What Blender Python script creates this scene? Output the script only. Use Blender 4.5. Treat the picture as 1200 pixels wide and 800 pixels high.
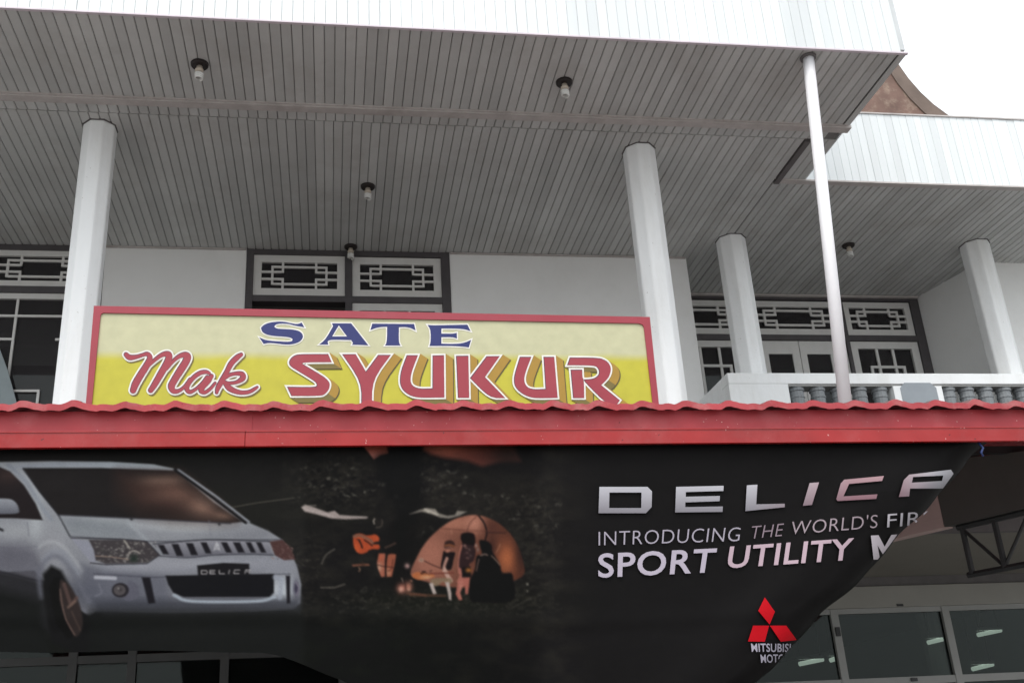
import bpy, bmesh, math, random
import numpy as np
from mathutils import Matrix, Vector
from mathutils.geometry import tessellate_polygon
random.seed(7)
rng = np.random.default_rng(11)
for o in list(bpy.data.objects):
    bpy.data.objects.remove(o)
scene = bpy.context.scene
COL = scene.collection

# ------------------------------------------------------------------ camera
F, YAW, PITCH, ROLL, PPX, PPY = 1203.3, .153677, .379661, -.0521674, 562.39, 417.33   # pixels of a 1200 x 800 picture
EYE = Vector((0, 0, 1.6))
cy, sy, cp, sp = math.cos(YAW), math.sin(YAW), math.cos(PITCH), math.sin(PITCH)
fwd = Vector((sy * cp, cy * cp, sp)); right0 = Vector((cy, -sy, 0)); up0 = right0.cross(fwd)
cr, sr = math.cos(ROLL), math.sin(ROLL)
RIGHT = cr * right0 + sr * up0; UP = -sr * right0 + cr * up0; FWD = fwd
cam_d = bpy.data.cameras.new('camera'); cam = bpy.data.objects.new('camera', cam_d); COL.objects.link(cam)
cam_d.sensor_width = 36; cam_d.lens = F / 1200 * 36
cam_d.shift_x = (600 - PPX) / 1200; cam_d.shift_y = (PPY - 400) / 1200
cam_d.clip_start = .05; cam_d.clip_end = 2000
Mx = Matrix((RIGHT, UP, -FWD)).transposed().to_4x4(); Mx.translation = EYE
cam.matrix_world = Mx
scene.camera = cam

# ------------------------------------------------------------------ sky, sun, exposure
SUN_EL, SUN_AZ = math.radians(58), math.radians(205)      # azimuth clockwise from +Y: behind the viewer, to the left
w = bpy.data.worlds.new('World'); scene.world = w; w.use_nodes = True
nt = w.node_tree; nt.nodes.clear()
sky = nt.nodes.new('ShaderNodeTexSky'); sky.sky_type = 'NISHITA'; sky.sun_disc = False
sky.sun_elevation = SUN_EL; sky.sun_rotation = SUN_AZ
sky.air_density = 1.0; sky.dust_density = 6.0; sky.ozone_density = .6
hs = nt.nodes.new('ShaderNodeHueSaturation'); hs.inputs['Saturation'].default_value = .35
bg = nt.nodes.new('ShaderNodeBackground'); bg.inputs['Strength'].default_value = .15
wo = nt.nodes.new('ShaderNodeOutputWorld')
nt.links.new(sky.outputs[0], hs.inputs['Color']); oc_ = nt.nodes.new('ShaderNodeMix'); oc_.data_type = 'RGBA'; oc_.inputs[0].default_value = .75; oc_.inputs[7].default_value = (4.9, 5.15, 5.3, 1)   # even white overcast over the clear sky
nt.links.new(hs.outputs[0], oc_.inputs[6]); nt.links.new(oc_.outputs[2], bg.inputs[0]); nt.links.new(bg.outputs[0], wo.inputs[0])
sd = bpy.data.lights.new('sun', 'SUN'); sd.energy = .6; sd.angle = math.radians(25); sd.color = (1, .97, .93)
so = bpy.data.objects.new('sun', sd); COL.objects.link(so)
sdir = Vector((math.sin(SUN_AZ) * math.cos(SUN_EL), math.cos(SUN_AZ) * math.cos(SUN_EL), math.sin(SUN_EL)))
so.rotation_euler = sdir.to_track_quat('Z', 'Y').to_euler(); so.location = sdir * 40
vs = scene.view_settings
vs.view_transform = 'Standard'; vs.look = 'None'; vs.exposure = 1.05; vs.gamma = 1; vs.use_curve_mapping = False

# ------------------------------------------------------------------ pixels to places
def ray(u, v):
    return RIGHT * ((u - PPX) / F) - UP * ((v - PPY) / F) + FWD
def PY(u, v, Y):
    d = ray(u, v); return EYE + d * (Y / d.y)
def PZ(u, v, z):
    d = ray(u, v); return EYE + d * ((z - 1.6) / d.z)
def lin(c):
    return tuple((x / 255 / 12.92) if x / 255 <= .04045 else ((x / 255 + .055) / 1.055) ** 2.4 for x in c)

# ------------------------------------------------------------------ materials
def mat(name, base, rough=.6, noise=.12, scale=6, rand=0., bump=0., bscale=60, spec=.4, metal=0., streak=0., dirt=None, dirt_amt=0., dirt_scale=3, specks=None, dents=0.):
    m = bpy.data.materials.new(name); m.use_nodes = True
    n = m.node_tree; b = n.nodes['Principled BSDF']; L = n.links.new
    b.inputs['Roughness'].default_value = rough; b.inputs['Specular IOR Level'].default_value = spec; b.inputs['Metallic'].default_value = metal
    tc = n.nodes.new('ShaderNodeTexCoord')
    geo = n.nodes.new('ShaderNodeNewGeometry')
    no = n.nodes.new('ShaderNodeTexNoise'); no.inputs['Scale'].default_value = scale; no.inputs['Detail'].default_value = 6; no.inputs['Roughness'].default_value = .62
    mp = n.nodes.new('ShaderNodeMapping'); L(geo.outputs['Position'], mp.inputs[0])
    if streak: mp.inputs['Scale'].default_value = (1, 1, 1 / streak)
    L(mp.outputs[0], no.inputs['Vector'])
    mr = n.nodes.new('ShaderNodeMapRange'); mr.inputs[1].default_value = .25; mr.inputs[2].default_value = .75
    mr.inputs[3].default_value = 1 - noise; mr.inputs[4].default_value = 1 + noise
    L(no.outputs['Fac'], mr.inputs[0])
    val = mr.outputs[0]
    if rand:
        oi = n.nodes.new('ShaderNodeObjectInfo'); r2 = n.nodes.new('ShaderNodeMapRange')
        r2.inputs[3].default_value = 1 - rand; r2.inputs[4].default_value = 1 + rand
        L(oi.outputs['Random'], r2.inputs[0])
        mu = n.nodes.new('ShaderNodeMath'); mu.operation = 'MULTIPLY'; L(val, mu.inputs[0]); L(r2.outputs[0], mu.inputs[1]); val = mu.outputs[0]
    mx = n.nodes.new('ShaderNodeMix'); mx.data_type = 'RGBA'; mx.blend_type = 'MULTIPLY'; mx.inputs[0].default_value = 1
    mx.inputs[6].default_value = (*base, 1); L(val, mx.inputs[7]); out = mx.outputs[2]
    if dirt:
        dn = n.nodes.new('ShaderNodeTexNoise'); dn.inputs['Scale'].default_value = dirt_scale; dn.inputs['Detail'].default_value = 8; dn.inputs['Roughness'].default_value = .7
        L(mp.outputs[0], dn.inputs['Vector'])
        dr = n.nodes.new('ShaderNodeMapRange'); dr.inputs[1].default_value = .5; dr.inputs[2].default_value = .75; dr.inputs[4].default_value = dirt_amt
        L(dn.outputs['Fac'], dr.inputs[0])
        m2 = n.nodes.new('ShaderNodeMix'); m2.data_type = 'RGBA'; L(dr.outputs[0], m2.inputs[0]); L(out, m2.inputs[6]); m2.inputs[7].default_value = (*dirt, 1); out = m2.outputs[2]
    for sc_, lo_, col_ in (specks or []):
        sn = n.nodes.new('ShaderNodeTexNoise'); sn.inputs['Scale'].default_value = sc_; sn.inputs['Detail'].default_value = 2
        L(geo.outputs['Position'], sn.inputs['Vector'])
        sr_ = n.nodes.new('ShaderNodeMapRange'); sr_.inputs[1].default_value = lo_; sr_.inputs[2].default_value = lo_ + .03; L(sn.outputs['Fac'], sr_.inputs[0])
        m3 = n.nodes.new('ShaderNodeMix'); m3.data_type = 'RGBA'; L(sr_.outputs[0], m3.inputs[0]); L(out, m3.inputs[6]); m3.inputs[7].default_value = (*col_, 1); out = m3.outputs[2]
    L(out, b.inputs['Base Color'])
    if dents:
        bn = n.nodes.new('ShaderNodeTexNoise'); bn.inputs['Scale'].default_value = 3.2; bn.inputs['Detail'].default_value = 2
        L(geo.outputs['Position'], bn.inputs['Vector'])
        bp = n.nodes.new('ShaderNodeBump'); bp.inputs['Strength'].default_value = dents; bp.inputs['Distance'].default_value = .05
        L(bn.outputs['Fac'], bp.inputs['Height']); L(bp.outputs[0], b.inputs['Normal'])
    if bump:
        bn = n.nodes.new('ShaderNodeTexNoise'); bn.inputs['Scale'].default_value = bscale; bn.inputs['Detail'].default_value = 5
        L(geo.outputs['Position'], bn.inputs['Vector'])
        bp = n.nodes.new('ShaderNodeBump'); bp.inputs['Strength'].default_value = bump; bp.inputs['Distance'].default_value = .01
        L(bn.outputs['Fac'], bp.inputs['Height']); L(bp.outputs[0], b.inputs['Normal'])
    return m

M = {}
M['board'] = mat('ceiling_board_paint', (.535, .54, .53), .55, .10, 1.6, rand=.09, dirt=(.34, .31, .28), dirt_amt=.45, dirt_scale=1.4)
M['gap'] = mat('dark_backing', (.20, .195, .19), .9, .2)
M['groove'] = mat('pale_backing', (.56, .58, .59), .8, .1)
M['trim'] = mat('ceiling_trim', (.50, .465, .45), .6, .15, 8, dirt=(.2, .15, .13), dirt_amt=.4)
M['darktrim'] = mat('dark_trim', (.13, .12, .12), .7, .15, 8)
M['plank'] = mat('fascia_plank_paint', (.72, .75, .76), .38, .12, .9, rand=.06, streak=8, dirt=(.58, .60, .60), dirt_amt=.4, dirt_scale=2)
M['edge'] = mat('eave_edge_strip', (.62, .55, .60), .5, .1)
M['white'] = mat('white_wall_paint', (.84, .84, .83), .7, .03, 1.5, bump=.1, bscale=90, dirt=(.66, .65, .62), dirt_amt=.35, dirt_scale=1.2)
M['column'] = mat('column_paint', (.86, .875, .88), .5, .05, 3, bump=.22, bscale=18, streak=5, dirt=(.50, .48, .43), dirt_amt=.38, dirt_scale=2.2, specks=[(55, .74, (.4, .38, .35))])
M['charcoal'] = mat('charcoal_frame', (.075, .068, .072), .5, .15, 8)
M['lintel'] = mat('lintel_paint', (.30, .29, .265), .7, .06, 3)
M['tilefloor'] = mat('balcony_floor', (.055, .052, .05), .6, .1, 3)
M['lattice'] = mat('cream_lattice', (.66, .65, .63), .5, .06, 8)
M['panel'] = mat('blue_grey_panel', (.30, .33, .36), .6, .06, 8)
M['baluster'] = mat('baluster_grey', (.235, .25, .262), .6, .08, 8)
M['redtop'] = mat('faded_red_metal', lin((164, 54, 61)), .5, .16, 3, dirt=lin((176, 104, 104)), dirt_amt=.4, dirt_scale=3.5, dents=.5, specks=[(75, .73, lin((214, 178, 172))), (48, .735, lin((96, 26, 28)))])
M['redtrim'] = mat('glossy_red_metal', lin((154, 24, 25)), .26, .2, 2.5, dirt=lin((158, 74, 74)), dirt_amt=.6, dirt_scale=1.8, spec=.5, dents=.5, specks=[(60, .74, lin((206, 150, 146))), (40, .74, lin((84, 18, 18)))])
M['redtile'] = mat('red_tile_metal', lin((168, 62, 68)), .46, .2, 6, dirt=lin((190, 136, 134)), dirt_amt=.55, dirt_scale=7, bump=.14, bscale=40, specks=[(60, .71, lin((120, 24, 28)))])
M['signred'] = mat('sign_red_paint', lin((150, 54, 66)), .5, .06, 9, dirt=lin((150, 90, 95)), dirt_amt=.25)
M['signdark'] = mat('sign_dark_line', lin((62, 40, 66)), .5, .05)
M['signwhite'] = mat('sign_white_paint', (.72, .70, .66), .5, .10, 14)
M['signblue'] = mat('sign_blue_paint', lin((34, 42, 100)), .5, .08, 12)
M['ochre'] = mat('sign_ochre_paint', lin((158, 124, 46)), .5, .08, 12)
M['olive'] = mat('sign_olive_paint', lin((112, 98, 48)), .5, .08, 12)
M['olivedark'] = mat('sign_dark_olive_line', lin((92, 82, 44)), .5, .08, 12)
M['steel'] = mat('black_steel', (.03, .03, .031), .5, .2, 9)
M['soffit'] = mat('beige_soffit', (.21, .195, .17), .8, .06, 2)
M['pink'] = mat('red_bounce_plaster', (.52, .38, .36), .8, .06, 4)  # red bounce from the banner put into the plaster colour
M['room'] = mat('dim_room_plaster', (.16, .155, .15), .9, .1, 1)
M['frame'] = mat('grey_white_frame', (.30, .30, .29), .5, .08, 4)
M['concrete'] = mat('concrete', (.36, .35, .33), .85, .12, 1.2, bump=.2)
M['ground'] = mat('pale_paving', (.25, .245, .235), .9, .12, .6, bump=.2, bscale=25)
M['rust'] = mat('rusty_roof_sheet', (.17, .105, .085), .8, .35, 2.2, dirt=(.42, .34, .26), dirt_amt=.8, dirt_scale=3.5)
M['rustdark'] = mat('weathered_bargeboard', (.165, .125, .105), .85, .3, 2.5, dirt=(.10, .075, .07), dirt_amt=.8, dirt_scale=2)
M['lampbase'] = mat('lamp_base_brown', (.018, .013, .012), .5, .1)
M['socket'] = mat('lamp_socket', (.55, .48, .40), .5, .1)
M['tube'] = mat('lamp_tube', (.72, .72, .70), .25, .05)
M['curtain'] = mat('pale_blue_curtain', (.30, .345, .36), .8, .08, 6)
M['redcurtain'] = mat('dark_red_curtain', (.06, .018, .022), .9, .2, 6)
M['pole'] = mat('pole_paint', (.79, .78, .80), .35, .04, 5)
M['blue'] = mat('blue_cord', (.03, .05, .16), .5, .1)

def dull_top(m, dull, amt):
    n = m.node_tree; b = n.nodes['Principled BSDF']; L = n.links.new
    src = b.inputs['Base Color'].links[0].from_socket
    geo = n.nodes.new('ShaderNodeNewGeometry'); sx_ = n.nodes.new('ShaderNodeSeparateXYZ'); L(geo.outputs['True Normal'], sx_.inputs[0])
    mr = n.nodes.new('ShaderNodeMapRange'); mr.inputs[1].default_value = .45; mr.inputs[2].default_value = .9; mr.inputs[4].default_value = amt; L(sx_.outputs['Z'], mr.inputs[0])
    mx = n.nodes.new('ShaderNodeMix'); mx.data_type = 'RGBA'; L(mr.outputs[0], mx.inputs[0]); L(src, mx.inputs[6]); mx.inputs[7].default_value = (*dull, 1); L(mx.outputs[2], b.inputs['Base Color'])
dull_top(M['redtile'], (.12, .105, .10), .9)          # invented grime grey on the tops, added to cut red bounce onto the ceiling
def glass(name, tint, base, haze=.4):
    m = bpy.data.materials.new(name); m.use_nodes = True; n = m.node_tree; n.nodes.clear(); L = n.links.new
    o = n.nodes.new('ShaderNodeOutputMaterial'); tr = n.nodes.new('ShaderNodeBsdfTransparent'); tr.inputs[0].default_value = (*tint, 1)
    gl = n.nodes.new('ShaderNodeBsdfGlossy'); gl.inputs['Roughness'].default_value = .03; gl.inputs[0].default_value = (.34, .37, .36, 1)
    df = n.nodes.new('ShaderNodeBsdfDiffuse'); df.inputs[0].default_value = (*base, 1)
    m0 = n.nodes.new('ShaderNodeMixShader'); m0.inputs[0].default_value = haze; L(tr.outputs[0], m0.inputs[1]); L(df.outputs[0], m0.inputs[2])
    fr = n.nodes.new('ShaderNodeFresnel'); fr.inputs[0].default_value = 1.5
    m1 = n.nodes.new('ShaderNodeMixShader'); L(fr.outputs[0], m1.inputs[0]); L(m0.outputs[0], m1.inputs[1]); L(gl.outputs[0], m1.inputs[2]); L(m1.outputs[0], o.inputs[0])
    return m
M['shopglass'] = glass('shop_window_glass', (.6, .63, .62), (.025, .027, .027), .2)
M['glass'] = glass('hazed_window_glass', (.55, .58, .58), (.075, .068, .072))  # pale diffuse share puts a veil of haze into the panes

def emit(name, col, s):
    m = bpy.data.materials.new(name); m.use_nodes = True; b = m.node_tree.nodes['Principled BSDF']
    b.inputs['Base Color'].default_value = (.8, .8, .8, 1); b.inputs['Emission Color'].default_value = (*col, 1); b.inputs['Emission Strength'].default_value = s
    return m
M['fluor'] = emit('fluorescent_tube', (.85, 1, .86), .5)

def print_mat(name, rough, spec):
    m = bpy.data.materials.new(name); m.use_nodes = True; n = m.node_tree; b = n.nodes['Principled BSDF']; L = n.links.new
    a = n.nodes.new('ShaderNodeAttribute'); a.attribute_name = 'ink'
    L(a.outputs['Color'], b.inputs['Base Color']); b.inputs['Roughness'].default_value = rough; b.inputs['Specular IOR Level'].default_value = spec
    geo = n.nodes.new('ShaderNodeNewGeometry')
    bn = n.nodes.new('ShaderNodeTexNoise'); bn.inputs['Scale'].default_value = 5; bn.inputs['Detail'].default_value = 3
    L(geo.outputs['Position'], bn.inputs['Vector'])
    bp = n.nodes.new('ShaderNodeBump'); bp.inputs['Strength'].default_value = .25; bp.inputs['Distance'].default_value = .02
    L(bn.outputs['Fac'], bp.inputs['Height']); L(bp.outputs[0], b.inputs['Normal'])
    return m
M['print'] = print_mat('printed_vinyl', .5, .06)

def sign_mat():
    m = mat('sign_background_paint', (.6, .6, .3), .5, .05, 5)
    n = m.node_tree; b = n.nodes['Principled BSDF']; L = n.links.new
    geo = n.nodes.new('ShaderNodeNewGeometry'); sx = n.nodes.new('ShaderNodeSeparateXYZ'); L(geo.outputs['Position'], sx.inputs[0])
    z0 = PY(440, 420, 5.0).z
    no = n.nodes.new('ShaderNodeTexNoise'); no.inputs['Scale'].default_value = 3; L(geo.outputs['Position'], no.inputs['Vector'])
    ad = n.nodes.new('ShaderNodeMath'); ad.operation = 'MULTIPLY_ADD'; ad.inputs[1].default_value = .03; L(no.outputs['Fac'], ad.inputs[0]); L(sx.outputs['Z'], ad.inputs[2])
    mr = n.nodes.new('ShaderNodeMapRange'); mr.interpolation_type = 'SMOOTHSTEP'
    mr.inputs[1].default_value = z0 - .02 + .015; mr.inputs[2].default_value = z0 + .045 + .015
    L(ad.outputs[0], mr.inputs[0])
    mx = n.nodes.new('ShaderNodeMix'); mx.data_type = 'RGBA'; L(mr.outputs[0], mx.inputs[0])
    mx.inputs[6].default_value = (*lin((181, 174, 52)), 1); mx.inputs[7].default_value = (*lin((184, 182, 148)), 1)
    n2 = n.nodes.new('ShaderNodeTexNoise'); n2.inputs['Scale'].default_value = 14; n2.inputs['Detail'].default_value = 8; L(geo.outputs['Position'], n2.inputs['Vector'])
    r2 = n.nodes.new('ShaderNodeMapRange'); r2.inputs[1].default_value = .3; r2.inputs[2].default_value = .7; r2.inputs[3].default_value = .93; r2.inputs[4].default_value = 1.05; L(n2.outputs['Fac'], r2.inputs[0])
    m2 = n.nodes.new('ShaderNodeMix'); m2.data_type = 'RGBA'; m2.blend_type = 'MULTIPLY'; m2.inputs[0].default_value = 1; L(mx.outputs[2], m2.inputs[6]); L(r2.outputs[0], m2.inputs[7])
    L(m2.outputs[2], b.inputs['Base Color'])
    return m
M['signbg'] = sign_mat()

# ------------------------------------------------------------------ builders
def link(name, mesh, parent=None, loc=None):
    o = bpy.data.objects.new(name, mesh); COL.objects.link(o)
    if loc is not None: o.location = loc
    if parent is not None:
        o.parent = parent; o.matrix_parent_inverse = Matrix.Translation(-absloc(parent))
    return o
def absloc(o):
    # location of o in the world (nothing here is rotated or scaled)
    if o.parent is None: return Vector(o.location)
    return absloc(o.parent) + o.matrix_parent_inverse.translation + Vector(o.location)
def tag(o, label=None, cat=None, group=None, kind=None):
    if label: o['label'] = label
    if cat: o['category'] = cat
    if group: o['group'] = group
    if kind: o['kind'] = kind
    return o
def thing(name, label, cat, loc, group=None):
    return tag(link(name, None, None, loc), label, cat, group)
class MB:
    def __init__(s): s.v = []; s.f = []
    def add(s, vs, fs):
        k = len(s.v); s.v += [tuple(p) for p in vs]; s.f += [tuple(i + k for i in f) for f in fs]; return s
    def box(s, x0, x1, y0, y1, z0, z1):
        return s.add([(x0,y0,z0),(x1,y0,z0),(x1,y1,z0),(x0,y1,z0),(x0,y0,z1),(x1,y0,z1),(x1,y1,z1),(x0,y1,z1)],
                     [(0,3,2,1),(4,5,6,7),(0,1,5,4),(1,2,6,5),(2,3,7,6),(3,0,4,7)])
    def prism(s, base, top):           # two rings of equal length
        n = len(base)
        return s.add(list(base) + list(top), [tuple(range(n))[::-1], tuple(range(n, 2*n))] + [(i, (i+1) % n, n + (i+1) % n, n + i) for i in range(n)])
    def tube(s, pts, r, seg=8):
        pts = [Vector(p) for p in pts]; rings = []
        for i, p in enumerate(pts):
            t = (pts[min(i+1, len(pts)-1)] - pts[max(i-1, 0)]).normalized()
            a = t.cross(Vector((0, 0, 1)) if abs(t.z) < .9 else Vector((0, 1, 0))).normalized(); b = t.cross(a)
            rings.append([p + (a * math.cos(2*math.pi*k/seg) + b * math.sin(2*math.pi*k/seg)) * r for k in range(seg)])
        vs = [q for rg in rings for q in rg]; fs = []
        for i in range(len(rings)-1):
            for k in range(seg):
                fs.append((i*seg+k, i*seg+(k+1) % seg, (i+1)*seg+(k+1) % seg, (i+1)*seg+k))
        fs.append(tuple(range(seg))); fs.append(tuple(range((len(rings)-1)*seg, len(rings)*seg))[::-1])
        return s.add(vs, fs)
    def lathe(s, prof, cx, cy_, seg=16):
        vs = [(cx + r*math.cos(2*math.pi*k/seg), cy_ + r*math.sin(2*math.pi*k/seg), z) for r, z in prof for k in range(seg)]
        fs = [(i*seg+k, i*seg+(k+1) % seg, (i+1)*seg+(k+1) % seg, (i+1)*seg+k) for i in range(len(prof)-1) for k in range(seg)]
        fs += [tuple(range(seg))[::-1], tuple(range((len(prof)-1)*seg, len(prof)*seg))]
        return s.add(vs, fs)
    def mesh(s, name, m, bevel=0, smooth=False):
        me = bpy.data.meshes.new(name); me.from_pydata(s.v, [], s.f); me.materials.append(m)
        bm = bmesh.new(); bm.from_mesh(me)
        if bevel:
            bmesh.ops.bevel(bm, geom=[e for e in bm.edges if len(e.link_faces) == 2 and e.calc_face_angle(0) > .6], offset=bevel, segments=2, affect='EDGES', clamp_overlap=True, profile=.5)
        bmesh.ops.recalc_face_normals(bm, faces=bm.faces); bm.to_mesh(me); bm.free()
        if smooth:
            for p in me.polygons: p.use_smooth = True
        return me
    def build(s, name, m, parent=None, bevel=0, smooth=False):
        return link(name, s.mesh(name, m, bevel, smooth), parent)

# ------------------------------------------------------------------ ground
H = 6.40                       # underside of the ceiling boards
YE, XE = 5.78, 4.25            # front and right end of the main eave
YS = 6.72                      # ceiling seam
YW = 9.125                     # upper wall of the main wing
YR = 10.0                      # recessed upper wall of the side wing
YF = 7.57                      # fascia of the side wing
FLOOR = 3.75
tag(MB().add([(-150,-150,0),(150,-150,0),(150,150,0),(-150,150,0)], [(0,1,2,3)]).build('ground', M['ground']), 'pale paved forecourt in front of the restaurant', 'ground', kind='structure')

# ------------------------------------------------------------------ building
B = thing('restaurant_building', 'two storey white restaurant building with grey boarded ceilings and octagonal columns', 'building', (0, 9, 0))
PITCHB = .0747; BW = .0700; TB = .012
def board_mesh(name, length, m, along='y'):
    w_, c = (BW / 2, .006) if along == 'y' else (.0366, .0028)
    prof = [(-w_, TB), (-w_, c), (-w_ + c, 0), (w_ - c, 0), (w_, c), (w_, TB)]
    if along == 'y': a = [(x, 0, z) for x, z in prof]; b = [(x, length, z) for x, z in prof]
    elif along == 'z': a = [(x, z, 0) for x, z in prof]; b = [(x, z, length) for x, z in prof]
    else: a = [(-z, x, 0) for x, z in prof]; b = [(-z, x, length) for x, z in prof]     # upright, facing +x
    return MB().prism(a, b).mesh(name, m)
def board_row(parent, x0, x1, y0, y1, z, off=0., name='board'):
    me = board_mesh(name, y1 - y0, M['board']); x = x0 + BW/2 + off
    while x < x1 - BW/2 + .03:
        link(name, me, parent, (x, y0, z + random.uniform(-.0012, .0012))); x += PITCHB
# eave ceiling (in front of the seam)
c1 = MB().box(-4.4, XE - .03, YE + .012, YS, H + TB + .002, H + TB + .02).build('eave_ceiling', M['gap'], B)
board_row(c1, XE - .058 - 100*PITCHB, XE - .052, YE + .02, YS - .002, H)
# beam soffit and mouldings
bs = MB().box(-4.4, XE - .03, YS + .082, YS + .21, H + .009, H + .03).build('beam_soffit', M['gap'], B)
board_row(bs, -3.6, XE - .1, YS + .084, YS + .198, H - .006, .03)
tr = MB(); tr.box(-4.4, XE + .02, YS, YS + .08, H - .022, H + .01); tr.box(-4.4, XE - .02, YS - .012, YS - .0005, H - .008, H + .011)
tr.build('ceiling_moulding', M['trim'], B, bevel=.004)
# balcony ceiling (behind the seam)
c2 = MB().box(-5.2, XE - .03, YS + .212, YR + .3, H + TB + .002, H + TB + .02).build('balcony_ceiling', M['gap'], B)
XK = 3.958 - BW/2 - .002
nb = int((XK + 4.3) / PITCHB)
board_row(c2, XK - 5*PITCHB + .0 - BW/2, 3.968, YS + .216, YR - .004, H, 0)
board_row(c2, XK - nb*PITCHB - BW/2, XK - 5*PITCHB - BW/2 - .031, YS + .216, YW - .004, H, 0)
board_row(c2, 4.02, XE - .02, YS + .216, YF + .0, H, 0)
c3 = MB().box(3.95, 9.0, YF + .012, YR + .3, H + TB + .0225, H + TB + .04).build('side_ceiling', M['gap'], B)
board_row(c3, 3.9665, 8.2, YF + .07, YR - .004, H, 0)
MB().box(4.018, 9.0, YF + .012, YF + .066, H - .01, H + .02).build('eave_batten', M['trim'], B, bevel=.003)
MB().box(3.966, 4.016, YS + .24, YF + .066, H - .014, H + .013).build('ceiling_joint', M['darktrim'], B)  # dark strip put in for the shaded edge of a ceiling step
# main fascia
f1 = MB().box(-4.4, XE - .004, YE + .0125, YE + .05, H + .035, H + 1.2).build('fascia', M['groove'], B)
pm = board_mesh('plank', 1.2, M['plank'], 'z'); x = -4.0 + .02
while x < XE - .03:
    link('plank', pm, f1, (x, YE + random.uniform(-.0015, .0015), H + .004)); x += PITCHB
MB().box(-4.4, XE + .004, YE - .006, YE + .018, H - .012, H + .003).build('eave_edge', M['edge'], f1, bevel=.002)
f2 = MB().box(XE - .05, XE - .0125, YE + .052, YF + .3, H + .036, H + 1.2).build('fascia_return', M['groove'], B)
ps = board_mesh('plank', 1.2, M['plank'], 'x'); y = YE + .09
while y < YF + .2:
    link('plank', ps, f2, (XE, y, H + .004)); y += PITCHB
MB().box(XE - .052, XE - .002, YE + .022, YS - .014, H - .006, H + .0035).build('eave_edge', M['board'], f2)
# side wing fascia
f3 = MB().box(XE + .002, 9.0, YF + .0125, YF + .06, H + .05, 7.14).build('side_fascia', M['groove'], B)
pq = board_mesh('plank', 7.145 - H - .006, M['plank'], 'z'); x = 4.0
while x < 8.6:
    link('plank', pq, f3, (x, YF + random.uniform(-.0015, .0015), H + .006)); x += PITCHB
MB().box(3.97, 9.0, YF - .006, YF + .011, H - .012, H + .005).build('eave_edge', M['trim'], f3, bevel=.002)
MB().box(3.99, 9.0, YF - .012, YF + .05, 7.146, 7.16).build('fascia_cap', M['trim'], f3)
# roof slabs
MB().box(-5.5, XE - .06, YE + .06, 16, H + 1.0, H + 1.12).build('roof', M['concrete'], B)
MB().box(XE - .055, 9.2, YF + .07, 16, 6.98, 7.1).build('side_roof', M['concrete'], B)
# shell (side and rear walls, floor slab)
MB().box(-5.6, -5.4, YW + .1, 23, 0, H + 1.0).build('wall', M['white'], B)
MB().box(9.2, 9.4, YW + .1, 23, 0, 7.1).build('wall', M['white'], B)
MB().box(-5.4, 9.2, 22.8, 23, 0, 3.6).build('wall', M['white'], B)
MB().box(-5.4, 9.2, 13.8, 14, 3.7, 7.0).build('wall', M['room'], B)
MB().box(-5.4, 9.2, 6.9, 22.8, 3.4, FLOOR).build('floor_slab', M['tilefloor'], B)
# main upper wall
MB().box(-2.17, -.833, YW, YW + .18, FLOOR, H + .012).build('wall', M['white'], B)
MB().box(1.158, 3.63, YW, YW + .18, FLOOR, H + .012).build('wall', M['white'], B)
MB().box(3.45, 3.632, YW + .18, YR + .2, FLOOR, H + .012).build('wall', M['white'], B)
MB().box(-5.4, -4.4, YW, YW + .18, FLOOR, H + .012).build('wall', M['white'], B)
# side wing return wall and end wall
pa = PZ(1076.5, 347, H); pb = Vector((6.93, 9.10, 0))
MB().prism([(pa.x, YR, FLOOR), (pb.x, pb.y, FLOOR), (pb.x + .2, pb.y + .02, FLOOR), (pa.x + .2, YR + .2, FLOOR)], [(pa.x, YR, H + .012), (pb.x, pb.y, H + .012), (pb.x + .2, pb.y + .02, H + .012), (pa.x + .2, YR + .2, H + .012)]).build('wall', M['white'], B)
MB().box(pb.x + .02, 9.2, 9.102, 9.25, FLOOR, H + .0125).build('wall', M['white'], B)
cor = MB(); cor.box(3.634, pa.x - .01, YR - .05, YR - .002, H - .025, H - .002); cor.build('cornice', M['trim'], B, bevel=.004)
for xa, xb in ((-2.16, -.84), (1.165, 3.62)): MB().box(xa, xb, YW - .022, YW - .002, H - .016, H - .002).build('cornice', M['trim'], B)

# columns
def column(x, y, r, z0, z1):
    c = MB(); R = r / math.cos(math.pi/8); n = 8
    ring = lambda z, rr: [(x + rr*math.cos(math.pi/8 + k*math.pi/4), y + rr*math.sin(math.pi/8 + k*math.pi/4), z) for k in range(n)]
    zs = [z0] + [z0 + (z1 - z0) * i / 6 for i in range(1, 6)] + [z1]
    for i in range(len(zs) - 1):
        pass
    c.prism(ring(z0, R), ring(z1, R))
    col_ = c.build('column', M['column'], B, bevel=.012)
    MB().prism(ring(z1 - .0005, R + .008), ring(z1 + .011, R + .008)).build('collar', M['darktrim'], col_)
    return col_
column(-1.815, 7.14, .119, FLOOR, H - .001)
column(2.575, 7.2, .128, FLOOR, H - .001)
column(3.965, 8.725, .136, FLOOR, H - .001)
column(6.63, 8.72, .138, FLOOR, H - .001)

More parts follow.
